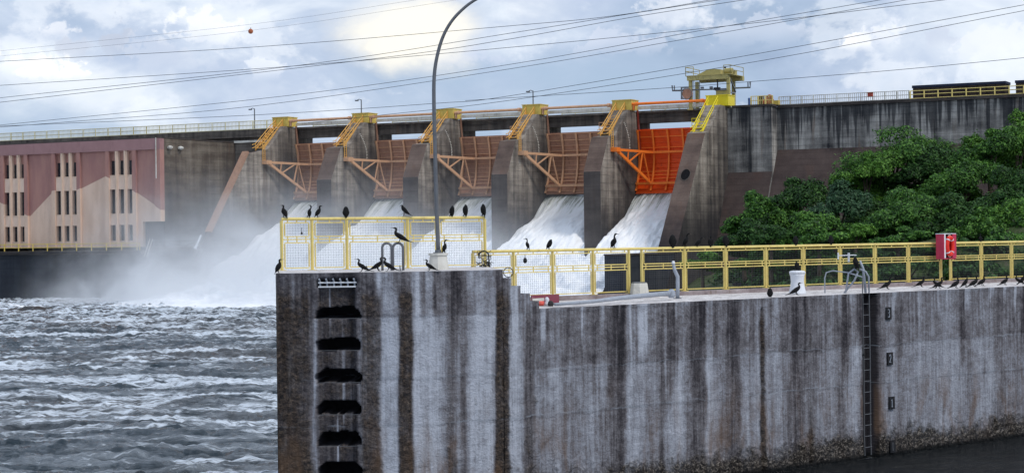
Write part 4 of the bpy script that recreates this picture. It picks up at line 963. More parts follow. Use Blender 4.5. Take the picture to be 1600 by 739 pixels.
obj('lamp_head', MB().tube([W(795, -16, b.y), W(805, -17, b.y), W(835, -15, b.y), W(845, -13, b.y)], [.03, .08, .1, .03], 10), M['palegrey'], t)
obj('base_flange', MB().lathe(b+Vector((0, 0, .312)), [(.10, 0), (.10, .015), (.065, .017), (.06, .06)], 12), M['galv'], t)

# ------------------------------------------------------------------ hoops, bollards, pipes, box
def hoops(px0, px1, px2, yb, yt, z, Zd, name, label, cat, r, mat):
    t = thing(name, W(px1, yb, Zd), label, cat)
    for a, c in ((px0, px1), (px1+2, px2)):
        A_, C_ = W(a, yb, Zd), W(c, yb, Zd); A_.z = C_.z = z; zt = W(a, yt, Zd).z; hw = (C_-A_).length/2; ctr = (A_+C_)/2; ax = (C_-A_).normalized()
        pts = [A_]+[up_(ctr, zt-hw)+ax*(-math.cos(x))*hw+Vector((0, 0, math.sin(x)*hw)) for x in np.linspace(0, math.pi, 13)]+[C_]
        obj('hoop', MB().tube(pts, r, 8), mat, t, smooth=True)
    return t
hoops(597, 611.5, 629.5, 423, 380, ZU, 33.4, 'hoop_rail', 'pair of tall grey hoop rails at the ladder head beside three black birds', 'handrail', .024, M['galv'])
for px in (573, 625):
    q = W(px, 424, 33.0); q.z = ZU; t = thing('anchor_bolt', q, 'small upright steel pin on the raised deck %s' % ('left of the hoop rails' if px < 600 else 'at the right foot of the hoop rails'), 'pin', 'steel pins on the raised deck')
    obj('pin', MB().tube([q, q+Vector((-.01, 0, .10))], .012, 6), M['galv'], t); obj('plate', MB().box(q.x-.04, q.x+.04, q.y-.04, q.y+.04, ZU, ZU+.012), M['galv'], t)
# white mooring bollard
q = deckpt(1245, 459.5, ZL); t = thing('mooring_bollard', q, 'white waisted mooring bollard on the deck with a bird on top', 'bollard'); s_ = F/q.y
hB = .52; obj('column', MB().lathe(q, [(.20, 0), (.195, .03), (.165, .14), (.145, .28), (.155, .40), (.175, .455)], 24), M['white'], t, smooth=True)
obj('cap', MB().lathe(q+Vector((0, 0, .456)), [(.178, 0), (.182, .03), (.165, .058), (.10, .068)], 24), M['white'], t, smooth=True)
QB = q+Vector((0, 0, .525))
# concrete cone
q = up_(hit(998, FA-fper*.25, FB-fper*.25), ZL)
t = thing('concrete_pedestal', q, 'squat pale concrete cone standing in the fence gap', 'pedestal'); obj('cone', MB().lathe(q, [(.225, 0), (.22, .02), (.175, .30), (.165, .315)], 8), M['parapet'], t)
obj('top_plate', MB().lathe(q+Vector((0, 0, .317)), [(.16, 0), (.16, .02)], 8), M['galv'], t)
# fallen pipe, bent standing post
pa, pb = deckpt(866, 475.5, ZL+.06), deckpt(1048, 461.5, ZL+.10)
t = thing('fallen_pipe', pa, 'long grey tube lying on the deck along the fence foot', 'pipe'); mid = pa+(pb-pa)*.55+Vector((0, 0, .03))
obj('tube', MB().tube([pa, pa+(pb-pa)*.3+Vector((0, 0, .0)), mid, pb+Vector((0, 0, .05))], [.03, .036, .045, .052], 10), M['palegrey'], t, smooth=True)
obj('end_knob', MB().lathe(pb+Vector((0, 0, .0)), [(.05, -.05), (.085, 0), (.075, .09), (.03, .13)], 10), M['palegrey'], t)
q = deckpt(1057.5, 466.5, ZL)
t = thing('bent_post', q, 'kinked pale grey steel post standing alone before the fence', 'post'); k = F/q.y
obj('shaft', MB().tube([q, W(1058, 445, q.y), W(1058, 432, q.y), W(1053.5, 422, q.y), W(1051.5, 412, q.y)], [.042, .042, .042, .038, .03], 10), M['palegrey'], t, smooth=True)
obj('tip', MB().tube([W(1051.5, 412, q.y), W(1051.5, 407.5, q.y)], [.042, .025], 10), M['white'], t); obj('foot_plate', MB().box(q.x-.08, q.x+.08, q.y-.08, q.y+.08, ZL, ZL+.015), M['galv'], t)
# maroon board, debris
q0, q1 = deckpt(829, 475.5, ZL), deckpt(872, 474, ZL)
zb0 = ZL+.02; t = thing('maroon_board', q0, 'peeling maroon board leaning at the foot of the steps', 'board'); hn = (q1-q0).normalized().cross(Vector((0, 0, 1)))
obj('panel', MB().bar(up_(q0, ZL+.10), up_(q1, ZL+.10), .03, .17), M['maroon'], t)
obj('peeled_patch', MB().bar(up_(q0+(q1-q0)*.04-Vector((0, .02, 0)), ZL+.085), up_(q0+(q1-q0)*.46-Vector((0, .02, 0)), ZL+.095), .012, .06), M['parapet'], t)
obj('foot', MB().bar(up_(q0+(q1-q0)*.1, ZL+.005), up_(q0+(q1-q0)*.1+Vector((0, .2, 0)), ZL+.005), .03, .02), M['maroon'], t)
q = deckpt(847, 478, ZL); t = thing('broken_float', q, 'small coral and white float lying before the maroon board', 'float')
obj('coral_half', MB().tube([q+Vector((-.14, 0, .05)), q+Vector((-.10, 0, .05)), q+Vector((.02, 0, .05))], [.03, .05, .05], 10), M['pinkcloth'], t, smooth=True)
obj('white_knob', MB().lathe(q+Vector((.08, .02, .0)), [(.05, 0), (.06, .05), (.035, .09), (.045, .13), (.02, .17)], 10), M['white'], t, smooth=True)
q = deckpt(859, 478.5, ZL); t = thing('grey_stone', q, 'small grey stone beside the coral float', 'stone')
obj('stone', MB().lathe(q, [(.05, 0), (.065, .04), (.05, .09), (.02, .11)], 7), M['pier'], t)
# ring standing by the steps
c = W(793.5, 425.5, NP(795, 0).y+.25); t = thing('ring_wheel', c-Vector((0, 0, .10)), 'thin dark ring standing upright on the top step', 'ring')
obj('rim', MB().torus(c, .088, .009, (1, 0, 0), (0, 0, 1), 28, 6), M['black'], t, smooth=True); obj('spoke', MB().tube([c-Vector((.085, 0, .01)), c+Vector((.085, 0, .01))], .004, 5), M['galv'], t)
obj('stem', MB().tube([c-Vector((0, 0, .09)), c-Vector((0, 0, .13))], .010, 6), M['black'], t)
# tangle of rope and dry weed in the fence corner
t = thing('rope_tangle', W(753, 420, 35.9), 'tangle of dark rope and dry weed in the corner where the fences meet', 'rope'); rg = random.Random(4)
mb = MB(); c = W(754, 408, 35.95)
for k in range(26):
    p = c+Vector((rg.uniform(-.12, .12), rg.uniform(-.05, .05), rg.uniform(-.15, .15))); pts = [p]
    for j in range(5): p = p+Vector((rg.uniform(-.07, .07), rg.uniform(-.02, .02), rg.uniform(-.06, .05))); p.z = max(p.z, ZU+.01); pts.append(p)
    mb.tube(pts, .006, 4)
o = obj('dry_stem', mb, M['black'], t); o['kind'] = 'stuff'
cc = c+Vector((.02, 0, .10)); obj('hose_loop', MB().torus(cc, .10, .016, (1, 0, 0), (0, .2, 1), 20, 6, -.3, 3.6), M['black'], t, smooth=True)
obj('hose_end', MB().tube([cc+Vector((.10, 0, -.02)), cc+Vector((.11, 0, -.25)), cc+Vector((.08, 0, -.27))], .014, 6), M['black'], t)
# dark clump caught in the mesh (two of them)
for px, py, A_, B_, lab, r in ((820, 407, FA, FB, 'dark round clump hanging in the mesh under the upright bird', .045), (471.5, 364.5, UA, UB, 'small dark clump hanging in the first raised mesh panel', .022)):
    p = hit(px, A_, B_); z = HC-(py-hz(px))/F*p.y; t = thing('weed_clump', up_(p, z), lab, 'clump', 'clumps caught in the fence mesh'); mb = MB()
    obj('clump', MB().lathe(up_(p, z-r*1.3), [(r*.2, 0), (r*.8, r*.4), (r, r*1.2), (r*.8, r*2), (r*.3, r*2.6)], 9), M['black'], t)
    obj('thread', MB().tube([up_(p, z+r), up_(p, z+r+.09)], .005, 4), M['black'], t)
# lifebuoy box
ax = fdir; d0 = hit(1463, FA-fper*.12, FB-fper*.12); d1 = hit(1484, FA-fper*.12, FB-fper*.12)
zb_, zt_ = HC-(403-hz(1480))/F*d0.y, HC-(366-hz(1480))/F*d0.y
t = thing('lifebuoy_box', up_(d0, zb_), 'open crimson and white box holding a red lifebuoy on the fence', 'box')
dep_ = .24; bw = (d1-d0)*.82; o_ = d0-fper*dep_
T3 = lambda a, bq, z: up_(o_+bw*a+fper*dep_*bq, z)
nm = M['pinkred']
obj('back_panel', MB().hexa([T3(0, .95, zb_), T3(1, .95, zb_), T3(1, 1, zb_), T3(0, 1, zb_), T3(0, .95, zt_), T3(1, .95, zt_), T3(1, 1, zt_), T3(0, 1, zt_)]), nm, t)
for a0, a1, nme in ((-.05, -.0, 'side_panel'), (1.0, 1.05, 'side_panel')):
    obj(nme, MB().hexa([T3(a0, 0, zb_), T3(a1, 0, zb_), T3(a1, 1, zb_), T3(a0, 1, zb_), T3(a0, 0, zt_), T3(a1, 0, zt_), T3(a1, 1, zt_), T3(a0, 1, zt_)]), nm, t)
obj('top_panel', MB().hexa([T3(-.07, -.02, zt_+.002), T3(1.07, -.02, zt_+.002), T3(1.07, 1.02, zt_+.002), T3(-.07, 1.02, zt_+.002)]+[T3(a, bq, zt_+.022) for a, bq in ((-.07, -.02), (1.07, -.02), (1.07, 1.02), (-.07, 1.02))]), M['white'], t)
obj('bottom_panel', MB().hexa([T3(-.05, 0, zb_-.03), T3(1.05, 0, zb_-.03), T3(1.05, 1, zb_-.03), T3(-.05, 1, zb_-.03)]+[T3(a, bq, zb_-.002) for a, bq in ((-.05, 0), (1.05, 0), (1.05, 1), (-.05, 1))]), nm, t)
obj('front_board', MB().hexa([T3(.72, -.06, zb_), T3(1.06, -.06, zb_), T3(1.06, -.01, zb_), T3(.72, -.01, zb_), T3(.72, -.06, zt_), T3(1.06, -.06, zt_), T3(1.06, -.01, zt_), T3(.72, -.01, zt_)]), nm, t)
obj('front_board', MB().hexa([T3(-.06, -.06, zb_), T3(.10, -.06, zb_), T3(.10, -.01, zb_), T3(-.06, -.01, zb_), T3(-.06, -.06, zt_), T3(.10, -.06, zt_), T3(.10, -.01, zt_), T3(-.06, -.01, zt_)]), M['white'], t)
obj('corner_strip', MB().hexa([T3(-.10, -.08, zb_), T3(-.04, -.08, zb_), T3(-.04, -.062, zb_), T3(-.10, -.062, zb_), T3(-.10, -.08, zt_), T3(-.04, -.08, zt_), T3(-.04, -.062, zt_), T3(-.10, -.062, zt_)]), nm, t)
lc = T3(.44, -.10, (zb_+zt_)/2); 
lb = thing('lifebuoy', lc-Vector((0, 0, .2)), 'red lifebuoy with white bands hanging in the crimson box', 'lifebuoy')
rw = (zt_-zb_)*.36
obj('ring', MB().torus(lc, rw, .055, ax*.50, (0, 0, 1), 32, 12), M['life'], lb, smooth=True)
for k in range(4):
    a = math.pi/4+k*math.pi/2; obj('white_band', MB().torus(lc, rw, .059, ax*.50, (0, 0, 1), 4, 12, a-.07, a+.07), M['white'], lb, smooth=True)
obj('grab_line', MB().torus(lc, rw+.06, .008, ax*.50, (0, 0, 1), 32, 5), M['parapet'], lb)

# ------------------------------------------------------------------ boarding ladder in the groove with its grab hoops
t = thing('wall_ladder', NP(1357, ZL), 'steel ladder going down the dark groove of the quay wall', 'ladder')
for px, pb_ in ((1349.5, 1351), (1359.5, 1361)):
    obj('ladder_rail', MB().tube([NP(px, 4.02, -.05), NP(px, ZL, -.05), NP(px+1.0, 2.2, -.06), NP(pb_, .5, -.08), NP(pb_+.6, .05, -.08)], .014, 6), M['galv'], t)
for k in range(15):
    z = 3.42-k*.245; obj('rung', MB().tube([NP(1350+.1*k, z, -.055), NP(1360+.1*k, z, -.055)], .008, 6), M['galv'], t)
zz = ZL
for pts, r, mt in (([NP(1337.5, ZL, -.9), NP(1337.5, 4.0, -.9), NP(1340, 4.12, -.9), NP(1344.5, 4.16, -.8), NP(1349, 4.12, -.45), NP(1349.5, 4.02, -.05)], .014, M['palegrey']),
                  ([NP(1345, ZL, -.45), NP(1347.5, 4.1, -.4), NP(1351, 4.2, -.3), NP(1354, 4.14, -.25), NP(1350, 3.95, -.28), NP(1345.5, ZL, -.5)], .022, M['palegrey']),
                  ([NP(1354, 4.38, -.2), NP(1356.5, 4.2, -.15), NP(1357, ZL, -.1)], .03, M['palegrey']),
                  ([NP(1359.5, ZL, -.05), NP(1359.5, 4.02, -.05), NP(1357.5, 4.14, -.1), NP(1353.5, 4.2, -.2)], .02, M['palegrey'])):
    obj('grab_hoop', MB().tube(pts, r, 7), mt, t, smooth=True)
obj('top_bar', MB().tube([NP(1337, 4.50, -.5), NP(1353, 4.51, -.35), NP(1356, 4.50, -.33)], .012, 6).tube([NP(1337, 4.42, -.5), NP(1337, 4.57, -.5)], .018, 6).tube([NP(1348, 4.36, -.4), NP(1348, 4.56, -.4)], .026, 6), M['white'], t)
obj('fixing_bolt', MB().tube([NP(1346, 2.3, .01), NP(1348.5, 2.3, -.02)], .025, 6), M['black'], t)
# depth gauge plates with numerals, one metre apart
def glyph(ch):
    return {'3': [[(-.5, 1), (.2, 1), (.5, .75), (.45, .3), (0, .08), (.5, -.2), (.5, -.7), (.15, -1), (-.5, -.95)]],
            '2': [[(-.5, .6), (-.3, 1), (.3, 1), (.5, .6), (.4, .1), (-.5, -1), (.5, -1)]],
            '1': [[(-.35, .6), (0, 1), (0, -1)], [(-.35, -1), (.35, -1)]],
            '0': [[(-.4, .6), (-.1, 1), (.2, 1), (.45, .6), (.45, -.6), (.2, -1), (-.15, -1), (-.4, -.6), (-.4, .6)]]}[ch]
for ch, y, px in (('3', 489.5, 1386.5), ('2', 560, 1388), ('1', 629, 1390), ('0', 697, 1390.5)):
    z = HC-(y-hz(px))/s_near(px); c = NP(px, z, .0); n2 = nrm(t_of(px)); n3 = Vector((float(n2[0]), float(n2[1]), 0)); ax2 = Vector((-n3.y, n3.x, 0))
    t = thing('gauge_plate', c, {'3': 'topmost black gauge plate right of the ladder, worn pale numeral three', '2': 'second black gauge plate down, worn pale numeral two', '1': 'third black gauge plate down, faint numeral one', '0': 'lowest black gauge plate, close above the water'}[ch], 'number plate', 'depth gauge plates')
    hw_, hh_ = .095, .14
    P4 = lambda a, b, o: c+ax2*a+Vector((0, 0, b))+n3*o
    obj('plate', MB().hexa([P4(-hw_, -hh_, -.05), P4(hw_, -hh_, -.05), P4(hw_, -hh_, .018), P4(-hw_, -hh_, .018), P4(-hw_, hh_, -.05), P4(hw_, hh_, -.05), P4(hw_, hh_, .018), P4(-hw_, hh_, .018)][:]), M['black'], t)
    mb = MB()
    for ln in glyph(ch): mb.tube([P4(-.012+a*.05, b_*.085, .022) for a, b_ in ln], .010 if ch != '0' else .007, 5)
    obj('numeral', mb, M['palegrey'] if ch != '0' else M['galv'], t)
#PART5
# ================================================================== BIRDS
POSES = {
 'upright': dict(sp=[(-.20, -.10, .035, .012), (-.155, .05, .07, .025), (-.09, .17, .115, .085), (-.03, .33, .15, .135), (.03, .50, .155, .145), (.075, .64, .115, .105), (.085, .75, .062, .060), (.07, .85, .050, .048), (.085, .93, .056, .055), (.14, .965, .050, .048), (.185, .955, .028, .026)], beak=(.18, .955, .32, .965), leg=(.0, .17)),
 'slim': dict(sp=[(-.16, -.06, .035, .012), (-.12, .06, .06, .025), (-.07, .17, .10, .075), (-.03, .32, .13, .115), (.01, .47, .135, .12), (.04, .60, .09, .08), (.02, .71, .046, .045), (.02, .82, .040, .040), (.05, .92, .046, .048), (.10, .965, .045, .043), (.15, .955, .025, .024)], beak=(.14, .955, .28, .95), leg=(.0, .17)),
 'hunched': dict(sp=[(-.20, -.12, .035, .012), (-.16, .04, .08, .03), (-.10, .19, .145, .11), (-.03, .38, .19, .175), (.03, .58, .195, .185), (.05, .75, .165, .16), (.07, .87, .125, .12), (.11, .95, .085, .08), (.16, .965, .04, .035)], beak=(.14, .90, .20, .76), leg=(.0, .18)),
 'leaning': dict(sp=[(-.78, .015, .05, .012), (-.60, .09, .075, .025), (-.42, .18, .10, .065), (-.24, .31, .145, .125), (-.06, .46, .155, .145), (.08, .60, .115, .105), (.12, .71, .062, .060), (.09, .81, .048, .048), (.09, .90, .052, .052), (.15, .965, .052, .048), (.21, .955, .028, .026)], beak=(.20, .955, .37, .985), leg=(-.10, .33)),
 'slumped': dict(sp=[(-.62, .02, .05, .012), (-.46, .13, .08, .03), (-.30, .27, .12, .085), (-.15, .44, .155, .135), (-.03, .62, .16, .15), (.04, .77, .12, .115), (.06, .87, .075, .072), (.09, .94, .062, .060), (.14, .955, .045, .042), (.18, .94, .024, .022)], beak=(.17, .94, .27, .84), leg=(-.04, .32)),
}
def bird_mesh(pose, seed):
    P_ = POSES[pose]; mb = MB(); rg = random.Random(seed); n = 14; jit = [rg.uniform(-.012, .012) for _ in range(40)]
    sp = cr_spline(P_['sp'], 5); o = 0
    for i, (x, z, w_, h_) in enumerate(sp):
        a = sp[max(i-1, 0)]; b = sp[min(i+1, len(sp)-1)]; d = np.array([b[0]-a[0], b[1]-a[1]]); d /= np.linalg.norm(d)+1e-9; nx_, nz_ = -d[1], d[0]
        x += jit[i % 40]*.4
        for k in range(n):
            t = 2*math.pi*k/n; c, s = math.cos(t), math.sin(t); mb.v.append(Vector((x+nx_*h_*c, w_*s, z+nz_*h_*c)))
    for i in range(len(sp)-1):
        for k in range(n): mb.f.append((i*n+k, i*n+(k+1) % n, (i+1)*n+(k+1) % n, (i+1)*n+k)); mb.mi.append(0)
    mb.f += [tuple(range(n))[::-1], tuple((len(sp)-1)*n+k for k in range(n))]; mb.mi += [0, 0]
    return mb
def wing_mesh(pose, side):     # folded wing hugging the flank
    sp = POSES[pose]['sp']; pts = [p for p in sp if p[3] > .06 and p[1] < .72]; pts = cr_spline([sp[1]]+pts, 3); mb = MB(); m = 5
    for i, (x, z, w_, h_) in enumerate(pts):
        a = pts[max(i-1, 0)]; b = pts[min(i+1, len(pts)-1)]; d = np.array([b[0]-a[0], b[1]-a[1]]); d /= np.linalg.norm(d)+1e-9; nx_, nz_ = -d[1], d[0]
        e = math.sin(math.pi*min(1, (i+.6)/(len(pts)-.2)))*.9+.1
        for k in range(m):
            t = math.pi/2+(k/(m-1)-.38)*1.9*e; c, s = math.cos(t), math.sin(t); g = 1.07+.05*e
            mb.v.append(Vector((x+nx_*h_*c*g, side*w_*s*g+side*.006, z+nz_*h_*c*g)))
    for i in range(len(pts)-1):
        for k in range(m-1): mb.f.append((i*m+k, i*m+k+1, (i+1)*m+k+1, (i+1)*m+k)); mb.mi.append(0)
    return mb
BM = {}
def bird_parts(pose):
    if pose in BM: return BM[pose]
    P_ = POSES[pose]; x0, z0, x1, z1 = P_['beak']; out = []
    out.append(('body', bird_mesh(pose, len(BM)), M['bird']))
    bk_ = MB().tube([(x0, 0, z0), ((x0+x1)/2, 0, (z0+z1)/2+.003), (x1, 0, z1), (x1+.008, 0, z1-.018)], [.026, .014, .009, .004], 7); out.append(('beak', bk_, M['beak']))
    for s in (-1, 1): out.append(('wing', wing_mesh(pose, s), M['bird']))
    lx, lz = P_['leg']
    for s in (-1, 1):
        mb = MB().tube([(lx, s*.06, lz), (lx+.02, s*.07, lz*.45), (.0, s*.07, .02)], [.034, .022, .018], 6)
        for a in (-.5, 0, .5, 1.0): mb.tube([(.0, s*.07, .018), (.055*math.cos(a), s*(.07+.055*math.sin(a)), .014), (.10*math.cos(a), s*(.07+.10*math.sin(a)), .006)], [.012, .010, .005], 4)
        out.append(('leg', mb, M['bird']))
    res = []
    for nm_, mb, mt in out:
        me = bpy.data.meshes.new(nm_); me.from_pydata([tuple(p) for p in mb.v], [], mb.f); me.materials.append(mt); me.polygons.foreach_set('use_smooth', [True]*len(me.polygons)); me.update(); res.append((nm_, me))
    BM[pose] = res; return res
def bird(p, hgt, pose, face, label, tilt=0):
    t = thing('cormorant', p, label, 'bird', 'black cormorants resting on the quay')
    for nm_, me in bird_parts(pose):
        o = bpy.data.objects.new(nm_, me); COL.objects.link(o); o.parent = t
    t.scale = (hgt*1.30, hgt*1.55, hgt); t.rotation_euler = (0, R(tilt), R(face)); return t
def rail_bird(px, top, A, B, zr, pose, face, label, tilt=0):
    p = hit(px, A, B); p = up_(p, zr+.032); hgt = (HC-(top-hz(px))/F*p.y)-p.z
    bird(p, max(.2, hgt)/.99, pose, face, label, tilt)
def deck_bird(px, py, top, z, pose, face, label):
    p = deckpt(px, py, z); smin = NP(px, 0).y+.06; 
    if p.y < smin: p = up_(Vector(((px-800)/F*smin, smin, 0)), z)
    hgt = (HC-(top-hz(px))/F*p.y)-z; bird(p, hgt/.99, pose, face, label)
u_ = (UA, UB, ZRU); l_ = (FA, FB, ZRL)
for a in [(445, 320.5, *u_, 'upright', 155, 'black cormorant perched upright at the far left end of the raised rail'),
          (481, 320.5, *u_, 'slim', 180, 'cormorant looking left on the raised rail, left of a closely spaced pair', -22),
          (496, 321, *u_, 'upright', 10, 'cormorant looking right on the raised rail, right of a closely spaced pair', 8),
          (541, 326, *u_, 'hunched', 95, 'hunched cormorant alone on the raised rail at the second fence post'),
          (631, 320.5, *u_, 'slumped', 185, 'cormorant with long tail drooping right on the middle of the raised rail', 0),
          (703.5, 321.5, *u_, 'hunched', 200, 'hunched cormorant just right of the lamp post on the raised rail', -24),
          (725, 320, *u_, 'hunched', 190, 'hunched cormorant in the middle of three right of the lamp post', -18),
          (754, 319.5, *u_, 'hunched', 170, 'hunched cormorant on the right end of the raised rail', -12),
          (824, 372.5, *l_, 'slim', 172, 'slim upright cormorant looking left on the lower rail above a dark clump'),
          (857, 374, *l_, 'hunched', 20, 'hunched thick cormorant on the lower rail right of the slim one', 10),
          (958, 364.5, *l_, 'slim', 25, 'upright cormorant alone on the lower rail before the white water', 6),
          (1051, 367, *l_, 'hunched', 90, 'dark cormorant in the shade of the last pier foot on the lower rail', 4),
          (1069.5, 363.5, *l_, 'slim', 5, 'long necked cormorant stretching up on the lower rail', 12),
          (1088, 368.5, *l_, 'upright', 10, 'cormorant leaning right beside the long necked one on the lower rail', 26),
          (1110.5, 368.5, *l_, 'upright', 75, 'upright cormorant on the lower rail before the light concrete pier'),
          (1134, 368, *l_, 'hunched', 100, 'cormorant on the lower rail at the left edge of the trees'),
          (1243, 372, *l_, 'hunched', 90, 'small dark cormorant on the rail above the white bollard'),
          (1298, 371.5, *l_, 'hunched', 90, 'small dark cormorant on the rail between bollard and ladder'),
          (1532, 374, *l_, 'slim', 90, 'small dark cormorant on the rail right of the lifebuoy box')]:
    rail_bird(*a)
for a in [(434, 426.5, 405, ZU, 'upright', 8, 'cormorant standing on the left corner of the quay outside the fence'),
          (563, 425, 404.5, ZU, 'leaning', 180, 'cormorant on the raised deck looking left with its tail over the edge'),
          (592, 423.5, 402, ZU, 'leaning', -12, 'left bird of the touching pair under the hoop rails, looking right'),
          (604, 424, 402.5, ZU, 'leaning', 184, 'right bird of the touching pair under the hoop rails, looking left'),
          (669, 424.5, 405.5, ZU, 'leaning', 180, 'cormorant on the raised deck at the left foot of the lamp pedestal'),
          (1202, 464, 450, ZL, 'hunched', 85, 'small hunched cormorant at the deck edge left of the bollard'),
          (1245, 461, 441.5, ZL, 'leaning', 12, 'cormorant standing at the deck edge in front of the white bollard'),
          (1387, 452, 433.5, ZL, 'leaning', 8, 'cormorant on the deck right of the ladder hoops'),
          (1440, 448.5, 432, ZL, 'leaning', 5, 'lone cormorant on the deck left of the lifebuoy box'),
          (1461, 450.5, 434.5, ZL, 'leaning', 178, 'left bird of the crossed pair below the lifebuoy box'),
          (1468, 451, 433.5, ZL, 'leaning', -5, 'right bird of the crossed pair below the lifebuoy box'),
          (1494, 450.5, 433, ZL, 'leaning', 20, 'cormorant on the deck just right of the crossed pair'),
          (1508.5, 449, 434.5, ZL, 'slumped', 20, 'slightly smaller cormorant, second to the right of the crossed pair'),
          (1523, 448.5, 431, ZL, 'leaning', 20, 'cormorant, third to the right of the crossed pair'),
          (1535, 446.5, 430.5, ZL, 'leaning', 25, 'cormorant at the fence post, fourth to the right of the crossed pair'),
          (1570.5, 445.5, 430.5, ZL, 'leaning', 20, 'cormorant standing apart on the deck near the right photo edge'),
          (1589, 444.5, 429.5, ZL, 'leaning', 175, 'cormorant looking left at the right edge of the photo'),
          (1598, 444.5, 430, ZL, 'slumped', 10, 'cormorant cut by the right edge of the photo')]:
    deck_bird(*a)
p = W(622, 380, 33.4); bird(up_(p, p.z-.0), .295, 'leaning', 3, 'cormorant standing on top of the grey hoop rails, tail to the right').rotation_euler = (0, 0, R(183))
p = W(694.5, 393, 33.95); bird(up_(p+Vector((0, -.05, 0)), ZU+.312), .255, 'slim', 12, 'cormorant standing upright on the lamp post pedestal')
bird(QB, .19, 'hunched', 120, 'small dark cormorant sitting on top of the white bollard')
p = NP(1351, 4.21, -.25); bird(p, .25, 'hunched', 150, 'cormorant sitting on the grab hoops at the ladder head')

# ================================================================== BANK, TREES
def m_ground():
    m, t = material('overgrown_bank'); P = pos(t)
    a = t.noise(P, .5, 7, .65); b = t.noise(P, 4, 6, .7)
    c = t.ramp(t.m('ADD', t.m('MULTIPLY', a, .6), t.m('MULTIPLY', b, .4)), [(.35, (.018, .035, .010)), (.5, (.045, .075, .018)), (.62, (.10, .09, .06))])
    finish(t, c, .95, b, .6, .15); return m
def ground_h(x, y):
    x = np.asarray(x, float); y = np.asarray(y, float)
    b = np.interp(x, [8, 11, 14, 20, 28, 40, 70, 120], [-1.5, .2, 1.6, 3.0, 5.2, 8.6, 11.5, 12.5])
    f = np.clip((y-78-np.clip(16-x, 0, 8)*3)/34, 0, 1); f = f*f*(3-2*f)
    return -1.4+(b+1.4)*f+(fbm(x*.25, y*.25, 4, 90)-.5)*1.2
gx = np.linspace(6, 120, 160); gy = np.linspace(70, 190, 130); GX, GY = np.meshgrid(gx, gy)
kp = (GX-OX)*UX+(GY-OY)*UY; kv = (GX-OX)*VX+(GY-OY)*VY
GZ = ground_h(GX, GY); GZ = np.where(kv < 0, np.minimum(GZ, 4), GZ)
V = np.stack([GX, GY, GZ], -1).reshape(-1, 3)
g = bpy.data.objects.new('river_bank', np_mesh('bank', V, grid_faces(130, 160), [m_ground()])); COL.objects.link(g); g['kind'] = 'structure'

def m_leaf(name, c0, c1, c2):
    m, t = material(name); gi = t.n('ShaderNodeNewGeometry'); P = gi.outputs['Position']; rnd = gi.outputs['Random Per Island']
    n_ = t.noise(P, .55, 3, .6)
    f = t.m('ADD', t.m('MULTIPLY', rnd, .55), t.m('MULTIPLY', n_, .6))
    c = t.ramp(f, [(.28, c0), (.58, c1), (.92, c2)])
    b = t.n('ShaderNodeBsdfPrincipled', {'Base Color': c, 'Roughness': .55, 'Specular IOR Level': .25})
    tr = t.n('ShaderNodeBsdfTranslucent', {'Color': c})
    t.n('ShaderNodeOutputMaterial', {0: t.n('ShaderNodeMixShader', {0: .22, 1: b.outputs[0], 2: tr.outputs[0]}).outputs[0]})
    return m
LF = [m_leaf('mid_green_leaves', (.008, .030, .006), (.055, .155, .024), (.17, .35, .055)),
      m_leaf('bright_green_leaves', (.018, .055, .008), (.075, .20, .022), (.20, .38, .06)),
      m_leaf('blue_green_leaves', (.010, .030, .012), (.034, .095, .040), (.10, .19, .085)),
      m_leaf('dark_green_leaves', (.006, .020, .005), (.028, .085, .018), (.09, .20, .038))]
def leaves(clumps, per, size, rg):
    """clumps: (centre, radii) ; leaf quads spread through the outer half of each, drooping outwards"""
    cs = []; ns = []
    for c, r, wgt in clumps:
        n = int(per*wgt); d = rg.normal(size=(n, 3)); d /= np.linalg.norm(d, axis=1)[:, None]; d[:, 2] = np.where(d[:, 2] < -.45, -d[:, 2], d[:, 2])
        rad = (.55+.47*rg.random(n)**.6+.35*(rg.random(n) > .93)*rg.random(n))*(1+.16*np.sin(d[:, 0]*7+c[0])*np.sin(d[:, 2]*6+c[1]))
        cs.append(np.array(c)+d*np.array(r)*rad[:, None]); ns.append(d+rg.normal(size=(n, 3))*.45+np.array([0, 0, .35]))
    C_ = np.concatenate(cs); N_ = np.concatenate(ns); N_ /= np.linalg.norm(N_, axis=1)[:, None]; n = len(C_)
    a = np.cross(N_, rg.normal(size=(n, 3))); a /= np.linalg.norm(a, axis=1)[:, None]; b = np.cross(N_, a)
    s = size*(.55+.9*rg.random(n))[:, None]; w_ = s*.42
    # pointed leaf cluster: kite with a fold
    P0 = C_-a*s; P1 = C_+b*w_-N_*w_*.25; P2 = C_+a*s-N_*s*.25; P3 = C_-b*w_-N_*w_*.25
    V = np.stack([P0, P1, P2, P3], 1).reshape(-1, 3); Fq = np.arange(n*4).reshape(-1, 4)
    return V, Fq
